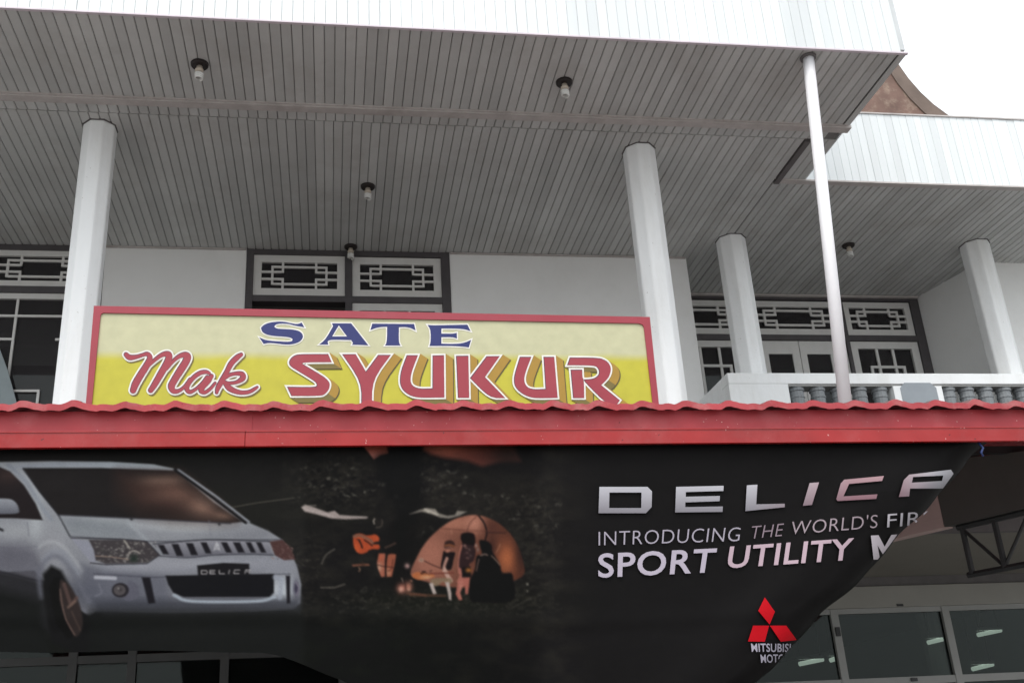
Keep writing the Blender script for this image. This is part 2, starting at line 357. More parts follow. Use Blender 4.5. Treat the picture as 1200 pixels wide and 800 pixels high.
# windows ---------------------------------------------------------
def lattice(parent, x0, x1, z0, z1, y, kind, b=.022):
    m = MB(); W = x1 - x0; Hh = z1 - z0; h = b / 2; k = [0]
    def hb(f, a, c):
        k[0] += 1; yy = y + .0007 * (k[0] % 7); zz = z1 - f * Hh; m.box(x0 + a*W - (h if a > .01 else 0), x0 + c*W + (h if c < .99 else 0), yy, yy + .02, zz - h, zz + h)
    def vb(f, a, c):
        k[0] += 1; yy = y + .0007 * (k[0] % 7) + .0003; xx = x0 + f * W; m.box(xx - h, xx + h, yy, yy + .02, z1 - c*Hh - (h if c < .99 else 0), z1 - a*Hh + (h if a > .01 else 0))
    if kind == 'transom':
        for f in (.17, .82): hb(f, .143, .857)
        for f in (.36, .63):
            hb(f, 0, .28); hb(f, .72, 1)
        for f in (.143, .857): vb(f, .17, .82)
        for f in (.28, .72):
            vb(f, 0, .36); vb(f, .63, 1)
    elif kind == 'casement':
        hb(.115, .2, .8); hb(.5, 0, 1); hb(.885, .2, .8)
        for f in (.35, .65): vb(f, 0, .3); vb(f, .7, 1)
        for f in (.2, .8): vb(f, .115, .3); vb(f, .7, .885)
        hb(.3, .2, .35); hb(.3, .65, .8); hb(.7, .2, .35); hb(.7, .65, .8)
    elif kind == 'side':
        hb(.085, 0, 1)
        for f in (.30, .80): vb(f, 0, .2)
        vb(.30, .2, .45)
        hb(.2, 0, .30); hb(.2, .74, .80); hb(.45, 0, .62); vb(.62, .45, .8)
    elif kind == 'door':
        hb(.3, 0, 1); hb(.65, 0, 1)
        for f in (.33, .66): vb(f, 0, 1)
    return m.build('lattice', M['lattice'], parent)
def window(x0, x1, z0, z1, y, kind, fw, name='window', parent=B, curtain=None, fm='lattice', b=.022):
    fr = MB(); fr.box(x0, x1, y, y + .045, z1 - fw, z1); fr.box(x0, x1, y, y + .045, z0, z0 + fw); fr.box(x0, x0 + fw, y, y + .045, z0 + fw, z1 - fw); fr.box(x1 - fw, x1, y, y + .045, z0 + fw, z1 - fw)
    o = fr.build(name, M[fm], parent)
    lattice(o, x0 + fw, x1 - fw, z0 + fw, z1 - fw, y + .004, kind, b)
    MB().box(x0 + fw, x1 - fw, y + .032, y + .036, z0 + fw, z1 - fw).build('pane', M['glass'], o)
    return o
def frame_group(xs, y, ztop, zrail, depth=.12, ow=.075):
    """dark timber frame: posts at the given x spans, a head at the ceiling and a rail under the transoms"""
    g = MB(); x0, x1 = xs[0][0], xs[-1][1]; h = 0
    for a, b in xs: g.box(a, b, y - .012, y + depth, FLOOR, ztop)
    for i in range(len(xs) - 1):
        g.box(xs[i][1], xs[i+1][0], y - .008, y + depth, ztop - .065, ztop - .001); g.box(xs[i][1], xs[i+1][0], y - .008, y + depth, zrail - .035, zrail + .03)
    return g.build('window_frame', M['charcoal'], B)
TT, TBm = 6.345, 5.912
# middle opening
frame_group([(-.829, -.765), (.120, .187), (1.07, 1.154)], YW, H + .011, 5.875)
window(-.762, .117, TBm, TT, YW + .012, 'transom', .075, 'transom_window')
window(.19, 1.067, TBm - .004, TT - .004, YW + .012, 'transom', .075, 'transom_window')
window(.19, 1.067, FLOOR + .02, 5.838, YW + .012, 'door', .075, 'door_leaf')
# left opening
frame_group([(-4.4, -4.32), (-3.29, -3.215), (-2.235, -2.172)], YW, H + .011, 5.935)
window(-3.21, -2.24, 5.968, TT + .005, YW + .012, 'transom', .062, 'transom_window')
window(-4.315, -3.295, 5.968, TT + .005, YW + .012, 'transom', .062, 'transom_window')
window(-3.21, -2.24, FLOOR + .02, 5.898, YW + .012, 'side', .055, 'casement_window')
window(-4.315, -3.295, FLOOR + .02, 5.898, YW + .012, 'side', .055, 'casement_window')
# side wing openings
frame_group([(3.64, 3.67), (4.56, 4.60), (5.725, 5.765), (pa.x - .11, pa.x - .006)], YR, H + .011, 5.885)
window(3.675, 4.555, 5.925, 6.335, YR + .012, 'transom', .07, 'transom_window', b=.026)
window(4.605, 5.72, 5.925, 6.335, YR + .012, 'transom', .07, 'transom_window', b=.026)
window(5.77, pa.x - .115, 5.925, 6.335, YR + .012, 'transom', .07, 'transom_window', b=.026)
window(3.675, 4.555, FLOOR + .02, 5.845, YR + .012, 'casement', .075, 'casement_window', b=.03)
window(5.77, pa.x - .115, FLOOR + .02, 5.845, YR + .012, 'casement', .085, 'casement_window', b=.03)
for i, (xa, xb) in enumerate(((4.605, 5.155), (5.163, 5.72))):
    d = MB(); pc = PY((917, 962)[i], 425, YR).x; hw = .14
    d.box(xa, pc - hw, YR + .012, YR + .055, FLOOR + .02, 5.845); d.box(pc + hw, xb, YR + .012, YR + .055, FLOOR + .02, 5.845)
    d.box(pc - hw, pc + hw, YR + .012, YR + .055, 5.69, 5.845); d.box(pc - hw, pc + hw, YR + .012, YR + .055, FLOOR + .02, 4.9)
    dl = d.build('door_leaf', M['lattice'], B)
    MB().box(pc - hw, pc + hw, YR + .03, YR + .036, 4.9, 5.69).build('pane', M['glass'], dl)
    MB().lathe([(.012, 4.95), (.014, 4.96), (.014, 5.05), (.012, 5.06)], xb - .05 if i == 0 else xa + .05, YR - .02, 8).build('handle', M['steel'], dl)
tag(MB().box(5.78, pa.x - .12, YR + .12, YR + .135, FLOOR + .03, 5.83).build('curtain', M['redcurtain']), 'dark red curtain behind the rightmost lattice window', 'curtain')
# pale curtain in the left window
YC = YW - .035; q = [PY(-40, 398, YC), PY(-2, 404, YC), PY(9, 434, YC), PY(19, 470, YC), PY(27, 520, YC), PY(-40, 520, YC)]
cu = MB().prism(q, [p + Vector((0, .015, 0)) for p in q]).build('curtain', M['curtain']); tag(cu, 'pale blue grey cloth drawn aside in front of the left window', 'curtain')

# ground floor: soffit, storefront, rear rooms ---------------------
YG = 9.1
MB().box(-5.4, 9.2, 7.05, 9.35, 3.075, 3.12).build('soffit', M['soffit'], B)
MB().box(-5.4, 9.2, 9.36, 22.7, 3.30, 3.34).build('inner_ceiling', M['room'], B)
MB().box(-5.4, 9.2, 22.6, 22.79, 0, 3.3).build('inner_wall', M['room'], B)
MB().box(-5.4, 9.2, 7.0, 7.045, 3.04, 3.4).build('soffit_edge', M['darktrim'], B)
sf = MB().box(-5.4, 9.2, YG, YG + .15, 2.79, 2.985).build('lintel', M['lintel'], B, bevel=.004)
MB().box(-5.4, 9.2, YG + .02, YG + .12, 2.986, 3.074).build('dark_batten', M['darktrim'], B)  # dark frame band between lintel and soffit
def storefront(name, posts, z1, zt, zb, fm='frame'):
    x0, x1 = posts[0], posts[-1]
    o = MB().box(x0, x1, YG + .03, YG + .09, z1 - .045, z1).build(name, M[fm], B)
    for p in posts: MB().box(p - .035, p + .035, YG + .022, YG + .098, 0.05, z1 - .002).build('mullion', M[fm], o)
    for zz in (zt, zb):
        MB().box(x0, x1, YG + .028, YG + .092, zz - .032, zz + .032).build('rail', M[fm], o)
    for a, b in zip(posts[:-1], posts[1:]):
        for za, zc in ((.06, zb - .033), (zb + .033, zt - .033), (zt + .033, z1 - .046)):
            if zc - za > .05: MB().box(a + .036, b - .036, YG + .056, YG + .062, za, zc).build('pane', M['shopglass'], o)
    return o
s2 = storefront('storefront', [2.3, 3.45, 4.585, 5.69, 6.8, 7.9, 9.1], 2.789, 2.14, .9)
M['frame_shaded'] = mat('shaded_frame_metal', (.06, .06, .06), .5, .1)  # left frames, shade of awning and banner put into the colour
s1 = storefront('storefront', [-5.3, -4.2, -3.1, -2.1, -1.63, -.88, .1, 1.2, 2.1], 2.789, 2.575, .9, 'frame_shaded')
MB().box(2.1, 2.3, YG + .01, YG + .12, 0, 2.79).build('pier', M['white'], B)
for (u, v) in ((1055, 712),): 
    p = PY(u, v, YG); MB().box(p.x - .03, p.x + .03, YG - .012, YG - .0005, 2.795, 2.815).build('latch', M['steel'], s2)
p = PY(987, 738, YG); MB().box(4.565, 4.605, YG + .005, YG + .021, p.z - .05, p.z + .03).build('latch', M['steel'], s2)
p = PY(1072, 792, YG); MB().box(p.x - .03, p.x + .03, YG + .012, YG + .027, 2.13, 2.16).build('latch', M['steel'], s2)
MB().box(-2.06, -1.66, YG + .064, YG + .07, 2.2, 2.52).build('poster', M['soffit'], s1)
for u in (1095,):
    p = PY(u, 765, 13.0); MB().lathe([(.13, .0), (.13, 3.3)], p.x, 13.0, 12).build('inner_column', M['white'], B)
# fluorescent lamps inside
for k, (u, v, L_, lab) in enumerate(((1100, 752, .22, 'lit fluorescent tube beside the inner column, seen through the shop window'), (1160, 743, .25, 'lit fluorescent tube high in the rightmost shop window pane'),
        (951, 777, .24, 'lit fluorescent tube seen just beside the folded banner corner'), (981, 773, .14, 'small lit fluorescent tube nearest the left window post'), (1152, 783, .22, 'lit fluorescent tube low in the rightmost shop window pane'))):
    yy = 12.4 if u > 1050 else 13.5
    p = PY(u, v, yy); s_ = yy / 14
    o = thing('fluorescent_lamp', lab, 'lamp', (p.x, yy, p.z), 'fluorescent lamps inside the shop')
    MB().tube([(p.x - L_*s_*.75, yy, p.z), (p.x + L_*s_*.75, yy, p.z + .05)], .03 * s_, 8).build('tube', M['fluor'], o)
    MB().box(p.x - L_*s_*.8, p.x + L_*s_*.8, yy - .05, yy + .05, p.z + .06 * s_, p.z + .10 * s_).build('housing', M['white'], o)
    for sx in (-1, 1): MB().box(p.x + sx*L_*s_*.6 - .006, p.x + sx*L_*s_*.6 + .006, yy - .006, yy + .006, p.z + .1 * s_, 3.3).build('hanger', M['steel'], o)

# skew beam and truss under the awning at the right -----------------
A_ = PZ(1010, 640, 3.0); C_ = PZ(1200, 595, 3.0); dv = (C_ - A_); dv.z = 0; dv.normalize(); nv = Vector((-dv.y, dv.x, 0))
def along(y): return A_ + dv * ((y - A_.y) / dv.y)
def beam(y0, y1, z0, z1, m, name, th=.1):
    a, b = along(y0), along(y1); r = [a, b, b - nv * th * (1 if nv.x < 0 else -1), a - nv * th * (1 if nv.x < 0 else -1)]
    return MB().prism([(p.x, p.y, z0) for p in r], [(p.x, p.y, z1) for p in r]).build(name, m)
ys = PZ(1111, 617, 3.0).y
a, b = along(ys), along(4.75); rr_ = [a, b, b + Vector((.1, 0, 0)), a + Vector((.1, 0, 0))]
M['beamdark'] = mat('dark_beam_fill', (.085, .08, .075), .7, .1, 3)
tb = MB().prism([(p.x, p.y, 3.0) for p in rr_], [(p.x, p.y, 3.13 + (p.y - 4.6) * .168) for p in rr_]).build('beam', M['beamdark']); tag(tb, 'dark beam and dark fill panel running back under the awning above the truss', 'beam')  # raised to the sheets, an added dark fill for the shaded awning underside
tb2 = beam(ys + .55, ys + .003, 3.0, 3.07, M['pink'], 'bulkhead'); 
tb2.parent = B; tb2.matrix_parent_inverse = Matrix.Translation(-B.location)
a, b = along(ys + .5), along(ys + .003)
MB().prism([(a.x, a.y, 3.071), (b.x, b.y, 3.071), (b.x + .1, b.y, 3.071), (a.x + .1, a.y, 3.071)], [(a.x, a.y, 3.4), (b.x, b.y, 3.4), (b.x + .1, b.y, 3.4), (a.x + .1, a.y, 3.4)]).build('bulkhead', M['pink'], B)
ZB = 2.655
T = thing('roof_truss', 'black steel lattice truss hanging under the dark beam at the right', 'truss', (along(5.6).x, 5.6, ZB))
def at_u(u):                       # where the sight line of column u meets the truss plane
    lo, hi = 4.0, 9.0
    for _ in range(60):
        mid = (lo + hi) / 2; p = along(mid); c = Vector((p.x, p.y, 2.8)) - EYE
        uu = PPX + F * c.dot(RIGHT) / c.dot(FWD)
        if uu > u: lo = mid
        else: hi = mid
    return mid
yn = [at_u(1129), at_u(1167)]; st = yn[0] - yn[1]; yn += [yn[1] - st * k for k in range(1, 6)]
off = nv * (.05 if nv.x > 0 else -.05)
def tp(y, z): p = along(y) + off; return (p.x, p.y, z)
MB().tube([tp(yn[0] + .03, ZB), tp(yn[-1], ZB)], .022, 6).build('chord', M['steel'], T)
MB().tube([tp(yn[0] + .03, 2.985), tp(yn[-1], 2.985)], .024, 6).build('chord', M['steel'], T)
for i, y in enumerate(yn):
    MB().tube([tp(y, ZB), tp(y, 2.985)], .022, 6).build('post', M['steel'], T)
    if i + 1 < len(yn):
        s0, s1_ = (2.97, ZB + .01) if i % 2 == 0 else (ZB + .01, 2.97)
        MB().tube([tp(y, s0), tp(yn[i+1], s1_)], .012, 6).build('diagonal', M['steel'], T)

# curved roof behind the side wing ---------------------------------
YRo = 12.6
sil = [PY(u, v, YRo) for u, v in ((958, -110), (970, -70), (988, -36), (1012, 5), (1036, 48), (1052, 76), (1064, 93), (1078, 109), (1093, 123), (1112, 137), (1140, 151), (1175, 163))]
xc = sil[0].x - .06; zb = sil[-1].z - .6
R_ = thing('curved_roof', 'rusty brown upswept roof rising behind the pale side fascia', 'roof', (xc, YRo, 7.1))
ringf = [(p.x, p.z) for p in sil] + [(sil[-1].x, zb), (2*xc - sil[-1].x, zb)] + [(2*xc - p.x, p.z) for p in reversed(sil)]
MB().prism([(x, YRo, z) for x, z in ringf], [(x, YRo + 4, z) for x, z in ringf]).build('gable', M['rust'], R_)
out_, inn_ = [], []
for k, p in enumerate(sil):
    t = (sil[min(k+1, len(sil)-1)] - sil[max(k-1, 0)]).normalized(); na = Vector((t.z, 0, -t.x)); na = na if na.z < 0 else -na
    out_.append(p); inn_.append(p + na * (.16 + .012 * k))
ring2 = out_ + inn_[::-1]; n2 = len(sil)
bg_ = MB(); vs_ = [(p.x, YRo + d, p.z) for d in (-.022, -.004) for p in ring2]; fs_ = []; m2_ = 2 * n2
for k in range(n2 - 1):
    for o_ in (0, m2_): fs_.append((o_ + k, o_ + k + 1, o_ + m2_ - 2 - k, o_ + m2_ - 1 - k))
for k in range(m2_): fs_.append((k, (k+1) % m2_, m2_ + (k+1) % m2_, m2_ + k))
bg_.add(vs_, fs_).build('bargeboard', M['rustdark'], R_)
# the walls that carry it
MB().box(2*xc - sil[-1].x + .05, sil[-1].x - .05, YRo + .3, YRo + 3.7, 7.1, zb).build('wall', M['white'], R_)

# balustrade of the side wing --------------------------------------
YP = 8.4; x0 = PY(852, 437, YP).x; zt = 4.842
Bl = thing('balustrade', 'white balcony balustrade with grey octagonal panel and stout balusters', 'balustrade', (5.5, YP, FLOOR))
g1, g2, g3 = PY(925, 460, YP).x, PY(1048, 460, YP).x, PY(1105, 460, YP).x
MB().box(x0, 9.0, YP, YP + .18, 4.735, zt).build('rail', M['column'], Bl, bevel=.006)
MB().box(g1 - .001, 9.0, YP + .012, YP + .168, 4.716, 4.734).build('moulding', M['frame'], Bl)
MB().box(x0, g1, YP + .001, YP + .179, FLOOR, 4.734).build('pier', M['column'], Bl)
MB().box(g2, g3, YP + .001, YP + .179, FLOOR, 4.715).build('pier', M['column'], Bl)
MB().box(g1, 9.0, YP + .002, YP + .178, FLOOR, FLOOR + .15).build('plinth', M['column'], Bl)
MB().box(x0, x0 + .16, YP + .181, YW - .002, FLOOR, zt - .004).build('return_panel', M['column'], Bl)
o1, o2 = PY(1056, 460, YP).x, PY(1098, 460, YP).x; ch = .05; z1_ = 4.745; z0_ = 4.0
oc = [(o1, z0_ + ch), (o1 + ch, z0_), (o2 - ch, z0_), (o2, z0_ + ch), (o2, z1_ - ch), (o2 - ch, z1_), (o1 + ch, z1_), (o1, z1_ - ch)]
MB().prism([(x, YP - .006, z) for x, z in oc], [(x, YP + .0005, z) for x, z in oc]).build('panel', M['panel'], Bl)
prof = [(.07, FLOOR + .151), (.07, FLOOR + .2), (.045, FLOOR + .23), (.072, FLOOR + .4), (.05, FLOOR + .58), (.06, FLOOR + .62), (.05, FLOOR + .66), (.060, FLOOR + .78), (.064, FLOOR + .865), (.070, FLOOR + .87), (.070, FLOOR + .885), (.064, FLOOR + .89), (.064, FLOOR + .93), (.074, FLOOR + .935), (.074, 4.715)]
bm_ = MB().lathe(prof, 0, 0, 14).mesh('baluster', M['baluster'])
sp_ = .193
for xa, xb in ((g1, g2), (g3, 8.9)):
    n = int((xb - xa) / sp_); s_ = (xb - xa) / n if xb < 8 else sp_
    for k in range(n): link('baluster', bm_, Bl, (xa + s_ * (k + .55), YP + .09, 0))

# ------------------------------------------------------------------ awning
YA = 4.60
A = thing('awning', 'red metal tile awning with faded fascia running across the shopfront', 'awning', (0.8, YA, 3.0))
zc = PY(600, 468.5, YA - .05).z; per = .2195; x_c0 = PY(27.5, 470, YA - .05).x
_amp = [random.uniform(.85, 1.15) for _ in range(80)]
def wave(x):
    q0 = (x - x_c0) / per; t = q0 % 1.0; a0 = .021 * _amp[int(math.floor(q0 + .5)) % 80]
    if t < .40: return a0 * (1 - t / .40) ** 1.15
    if t < .72: return .004 * math.sin(math.pi * (t - .40) / .32)
    return a0 * (.5 - .5*math.cos(math.pi * (t - .72) / .28))
slope = math.tan(math.radians(10.5)); zbase = zc - .021
def sheet(xa, xb, lift):
    n = int((xb - xa) / per * 16); m = MB(); rows = []
    ylist = [(YA - .05, -.032), (YA - .052, -.002), (YA - .046, 0)]
    yv = YA - .046
    while yv < 6.8:
        yv += .34; ylist += [(yv - .012, .0), (yv, .018)]
    jit = [random.uniform(-.0015, .0015) for _ in range(n + 1)]
    for y, dz in ylist:
        rows.append([(xa + (xb - xa) * i / n, y, zbase + lift + max(0, y - YA + .046) * slope * .93 + dz + wave(xa + (xb - xa) * i / n) + jit[i]) for i in range(n + 1)])
    vs_ = [p for r in rows for p in r]; k = n + 1
    fs_ = [(r*k + i, r*k + i + 1, (r+1)*k + i + 1, (r+1)*k + i) for r in range(len(rows)-1) for i in range(n)]
    # underside, a few millimetres below, closed at the lip
    under = [[(x, y + (.004 if j == 0 else .004), z - (0 if j == 0 else .005)) for (x, y, z) in r] for j, r in enumerate(rows)]
    b0 = len(vs_); vs_ += [p for r in under for p in r]
    fs_ += [(b0 + r*k + i, b0 + (r+1)*k + i, b0 + (r+1)*k + i + 1, b0 + r*k + i + 1) for r in range(len(rows)-1) for i in range(n)]
    fs_ += [(i, b0 + i, b0 + i + 1, i + 1) for i in range(n)]
    return m.add(vs_, fs_).build('roof_sheet', M['redtile'], A)
xs = x_c0 - 9 * per; i = 0
while xs < 5.6:
    sheet(xs, xs + per * 5.12, .003 * (i % 2)); xs += per * 5; i += 1
jx = PY(288, 500, YA).x
zm, zl = PY(600, 503.5, YA).z, PY(600, 521.3, YA).z
for k, (xa, xb) in enumerate(((-3.4, jx - .001), (jx + .0, 5.6))):
    d = .003 * k
    MB().box(xa, xb + (.03 if k == 0 else 0), YA + d, YA + .018, zm, zc - .035).build('fascia_panel', M['redtop'], A, bevel=.002)
    fl = MB(); y0 = YA - .012 + d
    fl.prism([(xa, y0, zl), (xb, y0, zl), (xb, y0 - .003, zm - .004), (xa, y0 - .003, zm - .004)], [(xa, YA + .017, zl + .001), (xb, YA + .017, zl + .001), (xb, YA + .017, zm - .001), (xa, YA + .017, zm - .001)])
    fl.build('fascia_trim', M['redtrim'], A, bevel=.0025)
    fb = MB(); fb.box(xa, xb, YA - .019 + d, YA - .0125 + d, zm - .007, zm - .001); fb.build('fascia_bead', M['redtrim'], A)
for y in (4.72, 5.4, 6.1, 6.75):
    MB().box(-3.4, 5.6, y - .02, y + .02, zbase - .075 + (y - YA) * slope * .93, zbase - .025 + (y - YA) * slope * .93).build('purlin', M['steel'], A)
k = 0
for x in (-2.9, -.9, 1.1, 3.1, 5.1):
    MB().prism([(x - .03, 4.64, zbase - .16), (x + .03, 4.64, zbase - .16), (x + .03, 6.9, zbase - .16 + 2.26 * slope * .93), (x - .03, 6.9, zbase - .16 + 2.26 * slope * .93)],
               [(x - .03, 4.64, zbase - .08), (x + .03, 4.64, zbase - .08), (x + .03, 6.9, zbase - .08 + 2.26 * slope * .93), (x - .03, 6.9, zbase - .08 + 2.26 * slope * .93)]).build('rafter', M['steel'], A)

# slender pole between awning and eave
pt = PZ(947, 67, H); pb_ = PY(990, 468, pt.y); dz = 3.5 - pb_.z; pbot = pb_ + (pt - pb_) * (dz / (pt.z - pb_.z))
Po = thing('support_pole', 'slender white pole rising from the awning to the eave', 'pole', tuple(pbot))
ptop = pt - (pt - pbot).normalized() * .02
MB().tube([pbot, pbot + (ptop - pbot) * .5, ptop], .042, 20).build('shaft', M['pole'], Po, smooth=True)
MB().lathe([(.048, H - .02), (.058, H - .016), (.06, H - .002)], ptop.x, ptop.y, 18).build('cap', M['darktrim'], Po)

# ------------------------------------------------------------------ signboard
YSG = 5.0
S = thing('signboard', 'long yellow and cream painted signboard with red frame standing on the awning', 'signboard', (.26, YSG, 3.3))
tl, tr_, bl, br = PY(110.4, 359, YSG), PY(761, 372, YSG), PY(99.5, 490, YSG), PY(773.5, 490, YSG)
bl.z = br.z = 3.31
def quad_at(fx, fz):
    a = tl.lerp(tr_, fx); b = bl.lerp(br, fx); return b.lerp(a, fz)
ct = [tl, tr_, br, bl]
MB().prism([(p.x, YSG, p.z) for p in ct], [(p.x, YSG + .03, p.z) for p in ct]).build('board', M['signbg'], S)
fo = [(p.x, p.z) for p in ct]
inner = [PY(u, v, YSG) for u, v in ((118, 371), (119, 368.5), (121.5, 367.2), (435, 373.6), (748, 379.4), (752.3, 380.8), (754.2, 384))]
ib = [(PY(765, 478, YSG).x, 3.312), (PY(107.5, 478, YSG).x, 3.312)]
ii = [(p.x, p.z) for p in inner] + ib
def flat(loops, y, th):
    """thin plate in the plane Y = y from an outer loop and holes given in (x, z)"""
    loops = [[Vector((x, z, 0)) for x, z in lp] for lp in loops]; tris = tessellate_polygon(loops)
    pts = [p for lp in loops for p in lp]; n = len(pts)
    vs_ = [(p.x, y - th, p.y) for p in pts] + [(p.x, y, p.y) for p in pts]; fs_ = [tuple(t) for t in tris]
    k = 0
    for lp in loops:
        m_ = len(lp)
        for i in range(m_): fs_.append((k + i, k + (i+1) % m_, n + k + (i+1) % m_, n + k + i))
        k += m_
    return MB().add(vs_, fs_)
fr_o = [fo[3], fo[0], fo[1], fo[2]]
band = [(fo[3][0], 3.3121)] + [fo[0], fo[1]] + [(fo[2][0], 3.3121)] + [ib[0]] + [(p.x, p.z) for p in reversed(inner)] + [ib[1]]
flat([band], YSG - .0005, .008).build('frame', M['signred'], S)

def px(pts, sc, ox, oy): return [(ox + x / sc, oy + y / sc) for x, y in pts]
def offset_poly(p, d):
    n = len(p); area = sum(p[i][0]*p[(i+1) % n][1] - p[(i+1) % n][0]*p[i][1] for i in range(n)); sgn = 1 if area > 0 else -1; out = []
    for i in range(n):
        a, b, c = np.array(p[i-1]), np.array(p[i]), np.array(p[(i+1) % n])
        e1 = (b - a) / (np.linalg.norm(b - a) + 1e-9); e2 = (c - b) / (np.linalg.norm(c - b) + 1e-9)
        n1 = np.array([e1[1], -e1[0]]) * sgn; n2 = np.array([e2[1], -e2[0]]) * sgn
        bis = n1 + n2; q_ = bis @ bis
        if q_ < .25: v = n1 * d + e1 * d * .6
        else: v = bis * (2 * d / q_); 
        l = np.linalg.norm(v); v = v * min(1, 2.2 * abs(d) / l) if l > 0 else v
        out.append(tuple(b + v))
    return out
def smooth_poly(p, it=1, keep=62):
    """round the gentle corners of a traced outline, leave the sharp ones"""
    for _ in range(it):
        q_ = []; n = len(p)
        for i in range(n):
            a, b, c = np.array(p[i-1]), np.array(p[i]), np.array(p[(i+1) % n]); e1, e2 = b - a, c - b
            ang = math.degrees(math.acos(max(-1, min(1, float(e1 @ e2) / (np.linalg.norm(e1)*np.linalg.norm(e2) + 1e-9)))))
            if ang > keep: q_.append(tuple(b))
            else: q_ += [tuple(b - e1 * .25), tuple(b + e2 * .25)]
        p = q_
    return p
def sx(pts): return [(lambda P: (P.x, P.z))(PY(u, v, YSG)) for u, v in pts]
LY = YSG - .0006
def layer(loops, depth, m, name, parent): return flat([sx(l) for l in loops], LY - depth, .0004).build(name, M[m], parent)
# SATE
k3, k4 = 9.2308, 8.8889
sate = {
 'S': [px([(570,172),(540,120),(495,138),(430,128),(340,108),(230,112),(140,135),(100,175),(110,220),(160,252),(250,268),(340,272),(420,282),(443,300),(435,320),(400,328),(320,325),(230,318),(150,310),(80,278),(130,352),(180,340),(260,345),(350,358),(430,358),(510,335),(552,295),(555,250),(520,212),(450,195),(360,190),(270,186),(243,165),(260,140),(320,130),(400,135),(470,155)], k3, 295, 365)],
 'A': [[(389,378.9),(411.5,378.9),(431.7,404.6),(412.5,404),(413.6,401.8),(411.5,398.6),(386.5,398),(384,400.2),(384.7,403.8),(373.9,403.8),(381.7,397.5),(390.3,382.3)], [(397,381.3),(406.6,394.2),(389.3,394.2)]],
 'T': [px([(100,127),(535,130),(552,200),(500,172),(440,162),(378,165),(375,320),(395,355),(232,355),(252,320),(255,160),(190,162),(130,175),(80,195)], k4, 425, 365)],
 'E': [px([(675,140),(740,145),(1090,137),(1125,205),(1060,185),(960,178),(820,178),(820,230),(940,232),(980,222),(982,282),(940,268),(820,268),(820,335),(940,338),(1050,330),(1130,295),(1105,375),(1040,365),(900,358),(695,360),(708,320),(708,190)], k4, 425, 365)]}
for ch_, loops in sate.items():
    loops = [smooth_poly(loops[0], 2, 50)] + loops[1:]
    o = layer(loops, .0012, 'signblue', 'letter', S); o['label'] = 'blue painted capital letter ' + ch_
    layer([offset_poly(loops[0], 1.35)] + [offset_poly(l, -1.2) for l in loops[1:]], .0006, 'signwhite', 'outline', o)
# SYUKUR
k5 = 10.667
syu = [('S', 325, 405, [(635,107),(300,107),(220,118),(165,160),(142,210),(160,260),(230,305),(440,430),(488,470),(492,500),(470,520),(120,515),(175,632),(545,632),(600,605),(645,550),(660,480),(630,430),(560,375),(350,250),(312,226),(330,212),(680,210)]),
 ('Y', 390, 405, [(115,110),(285,108),(412,325),(565,118),(725,118),(495,430),(488,760),(355,760),(355,455)]),
 ('U', 455, 405, [(230,122),(370,122),(290,330),(275,430),(290,490),(340,525),(420,540),(550,535),(552,125),(695,122),(700,650),(420,655),(300,640),(210,590),(155,520),(140,430),(160,300)]),
 ('K', 455, 405, [(845,130),(1000,128),(1010,655),(868,655)]),
 ('K', 525, 405, [(480,135),(645,133),(460,395),(715,658),(520,658),(272,408)]),
 ('U', 585, 405, [(255,142),(400,142),(315,360),(310,460),(350,525),(430,548),(575,542),(550,142),(685,142),(728,655),(520,660),(400,655),(290,610),(200,530),(178,450),(190,350)]),
 ('R', 645, 405, [(240,150),(600,152),(690,185),(745,245),(755,320),(720,410),(632,495),(865,685),(820,745),(712,745),(418,452),(415,424),(530,418),(590,380),(608,335),(590,280),(540,250),(205,248)]),
 ('R', 645, 405, [(248,302),(395,302),(398,405),(415,424),(420,658),(280,658)])]
dep = [0.0]
for li, (ch_, ox, oy, pts) in enumerate(syu):
    f = smooth_poly(px(pts, k5, ox, oy), 2, 48); wht = offset_poly(f, 1.9)
    red = [(x + .35, y + .35) for x, y in offset_poly(f, -.45)]; e_ = li * .00006
    o = layer([red], .0052 + e_, 'signred', 'letter', S); o['label'] = 'red painted capital letter ' + ch_ + ' with ochre block shading'
    layer([f], .0046 + e_, 'signdark', 'keyline', o); layer([wht], .0040 + e_, 'signwhite', 'outline', o)
    blk = [MB(), MB(), MB()]; d1 = (8.6, 5.6); d2 = (9.9, 6.6); n = len(wht)
    ar = sum(wht[i][0]*wht[(i+1) % n][1] - wht[(i+1) % n][0]*wht[i][1] for i in range(n)); sgn = 1 if ar > 0 else -1
    def quadpatch(mb, a, b, c, d_, y):
        P = [PY(u, v, YSG) for u, v in (a, b, c, d_)]
        mb.add([(p.x, y, p.z) for p in P], [(0, 1, 2, 3)])
    for i in range(n):
        a, b = wht[i], wht[(i+1) % n]; nx, ny = (b[1]-a[1])*sgn, -(b[0]-a[0])*sgn
        if nx * d1[0] + ny * d1[1] <= 0: continue
        dark = ny > abs(nx) * .9
        yb = LY - .0016 - .000012 * i - li * .00012
        quadpatch(blk[1 if dark else 0], a, b, (b[0]+d1[0], b[1]+d1[1]), (a[0]+d1[0], a[1]+d1[1]), yb - .0006)
        quadpatch(blk[2], a, b, (b[0]+d2[0], b[1]+d2[1]), (a[0]+d2[0], a[1]+d2[1]), yb + .0011)
    for mb, mm in zip(blk, ('ochre', 'olive', 'olivedark')):
        if mb.v: mb.build('block_shading', M[mm], o)
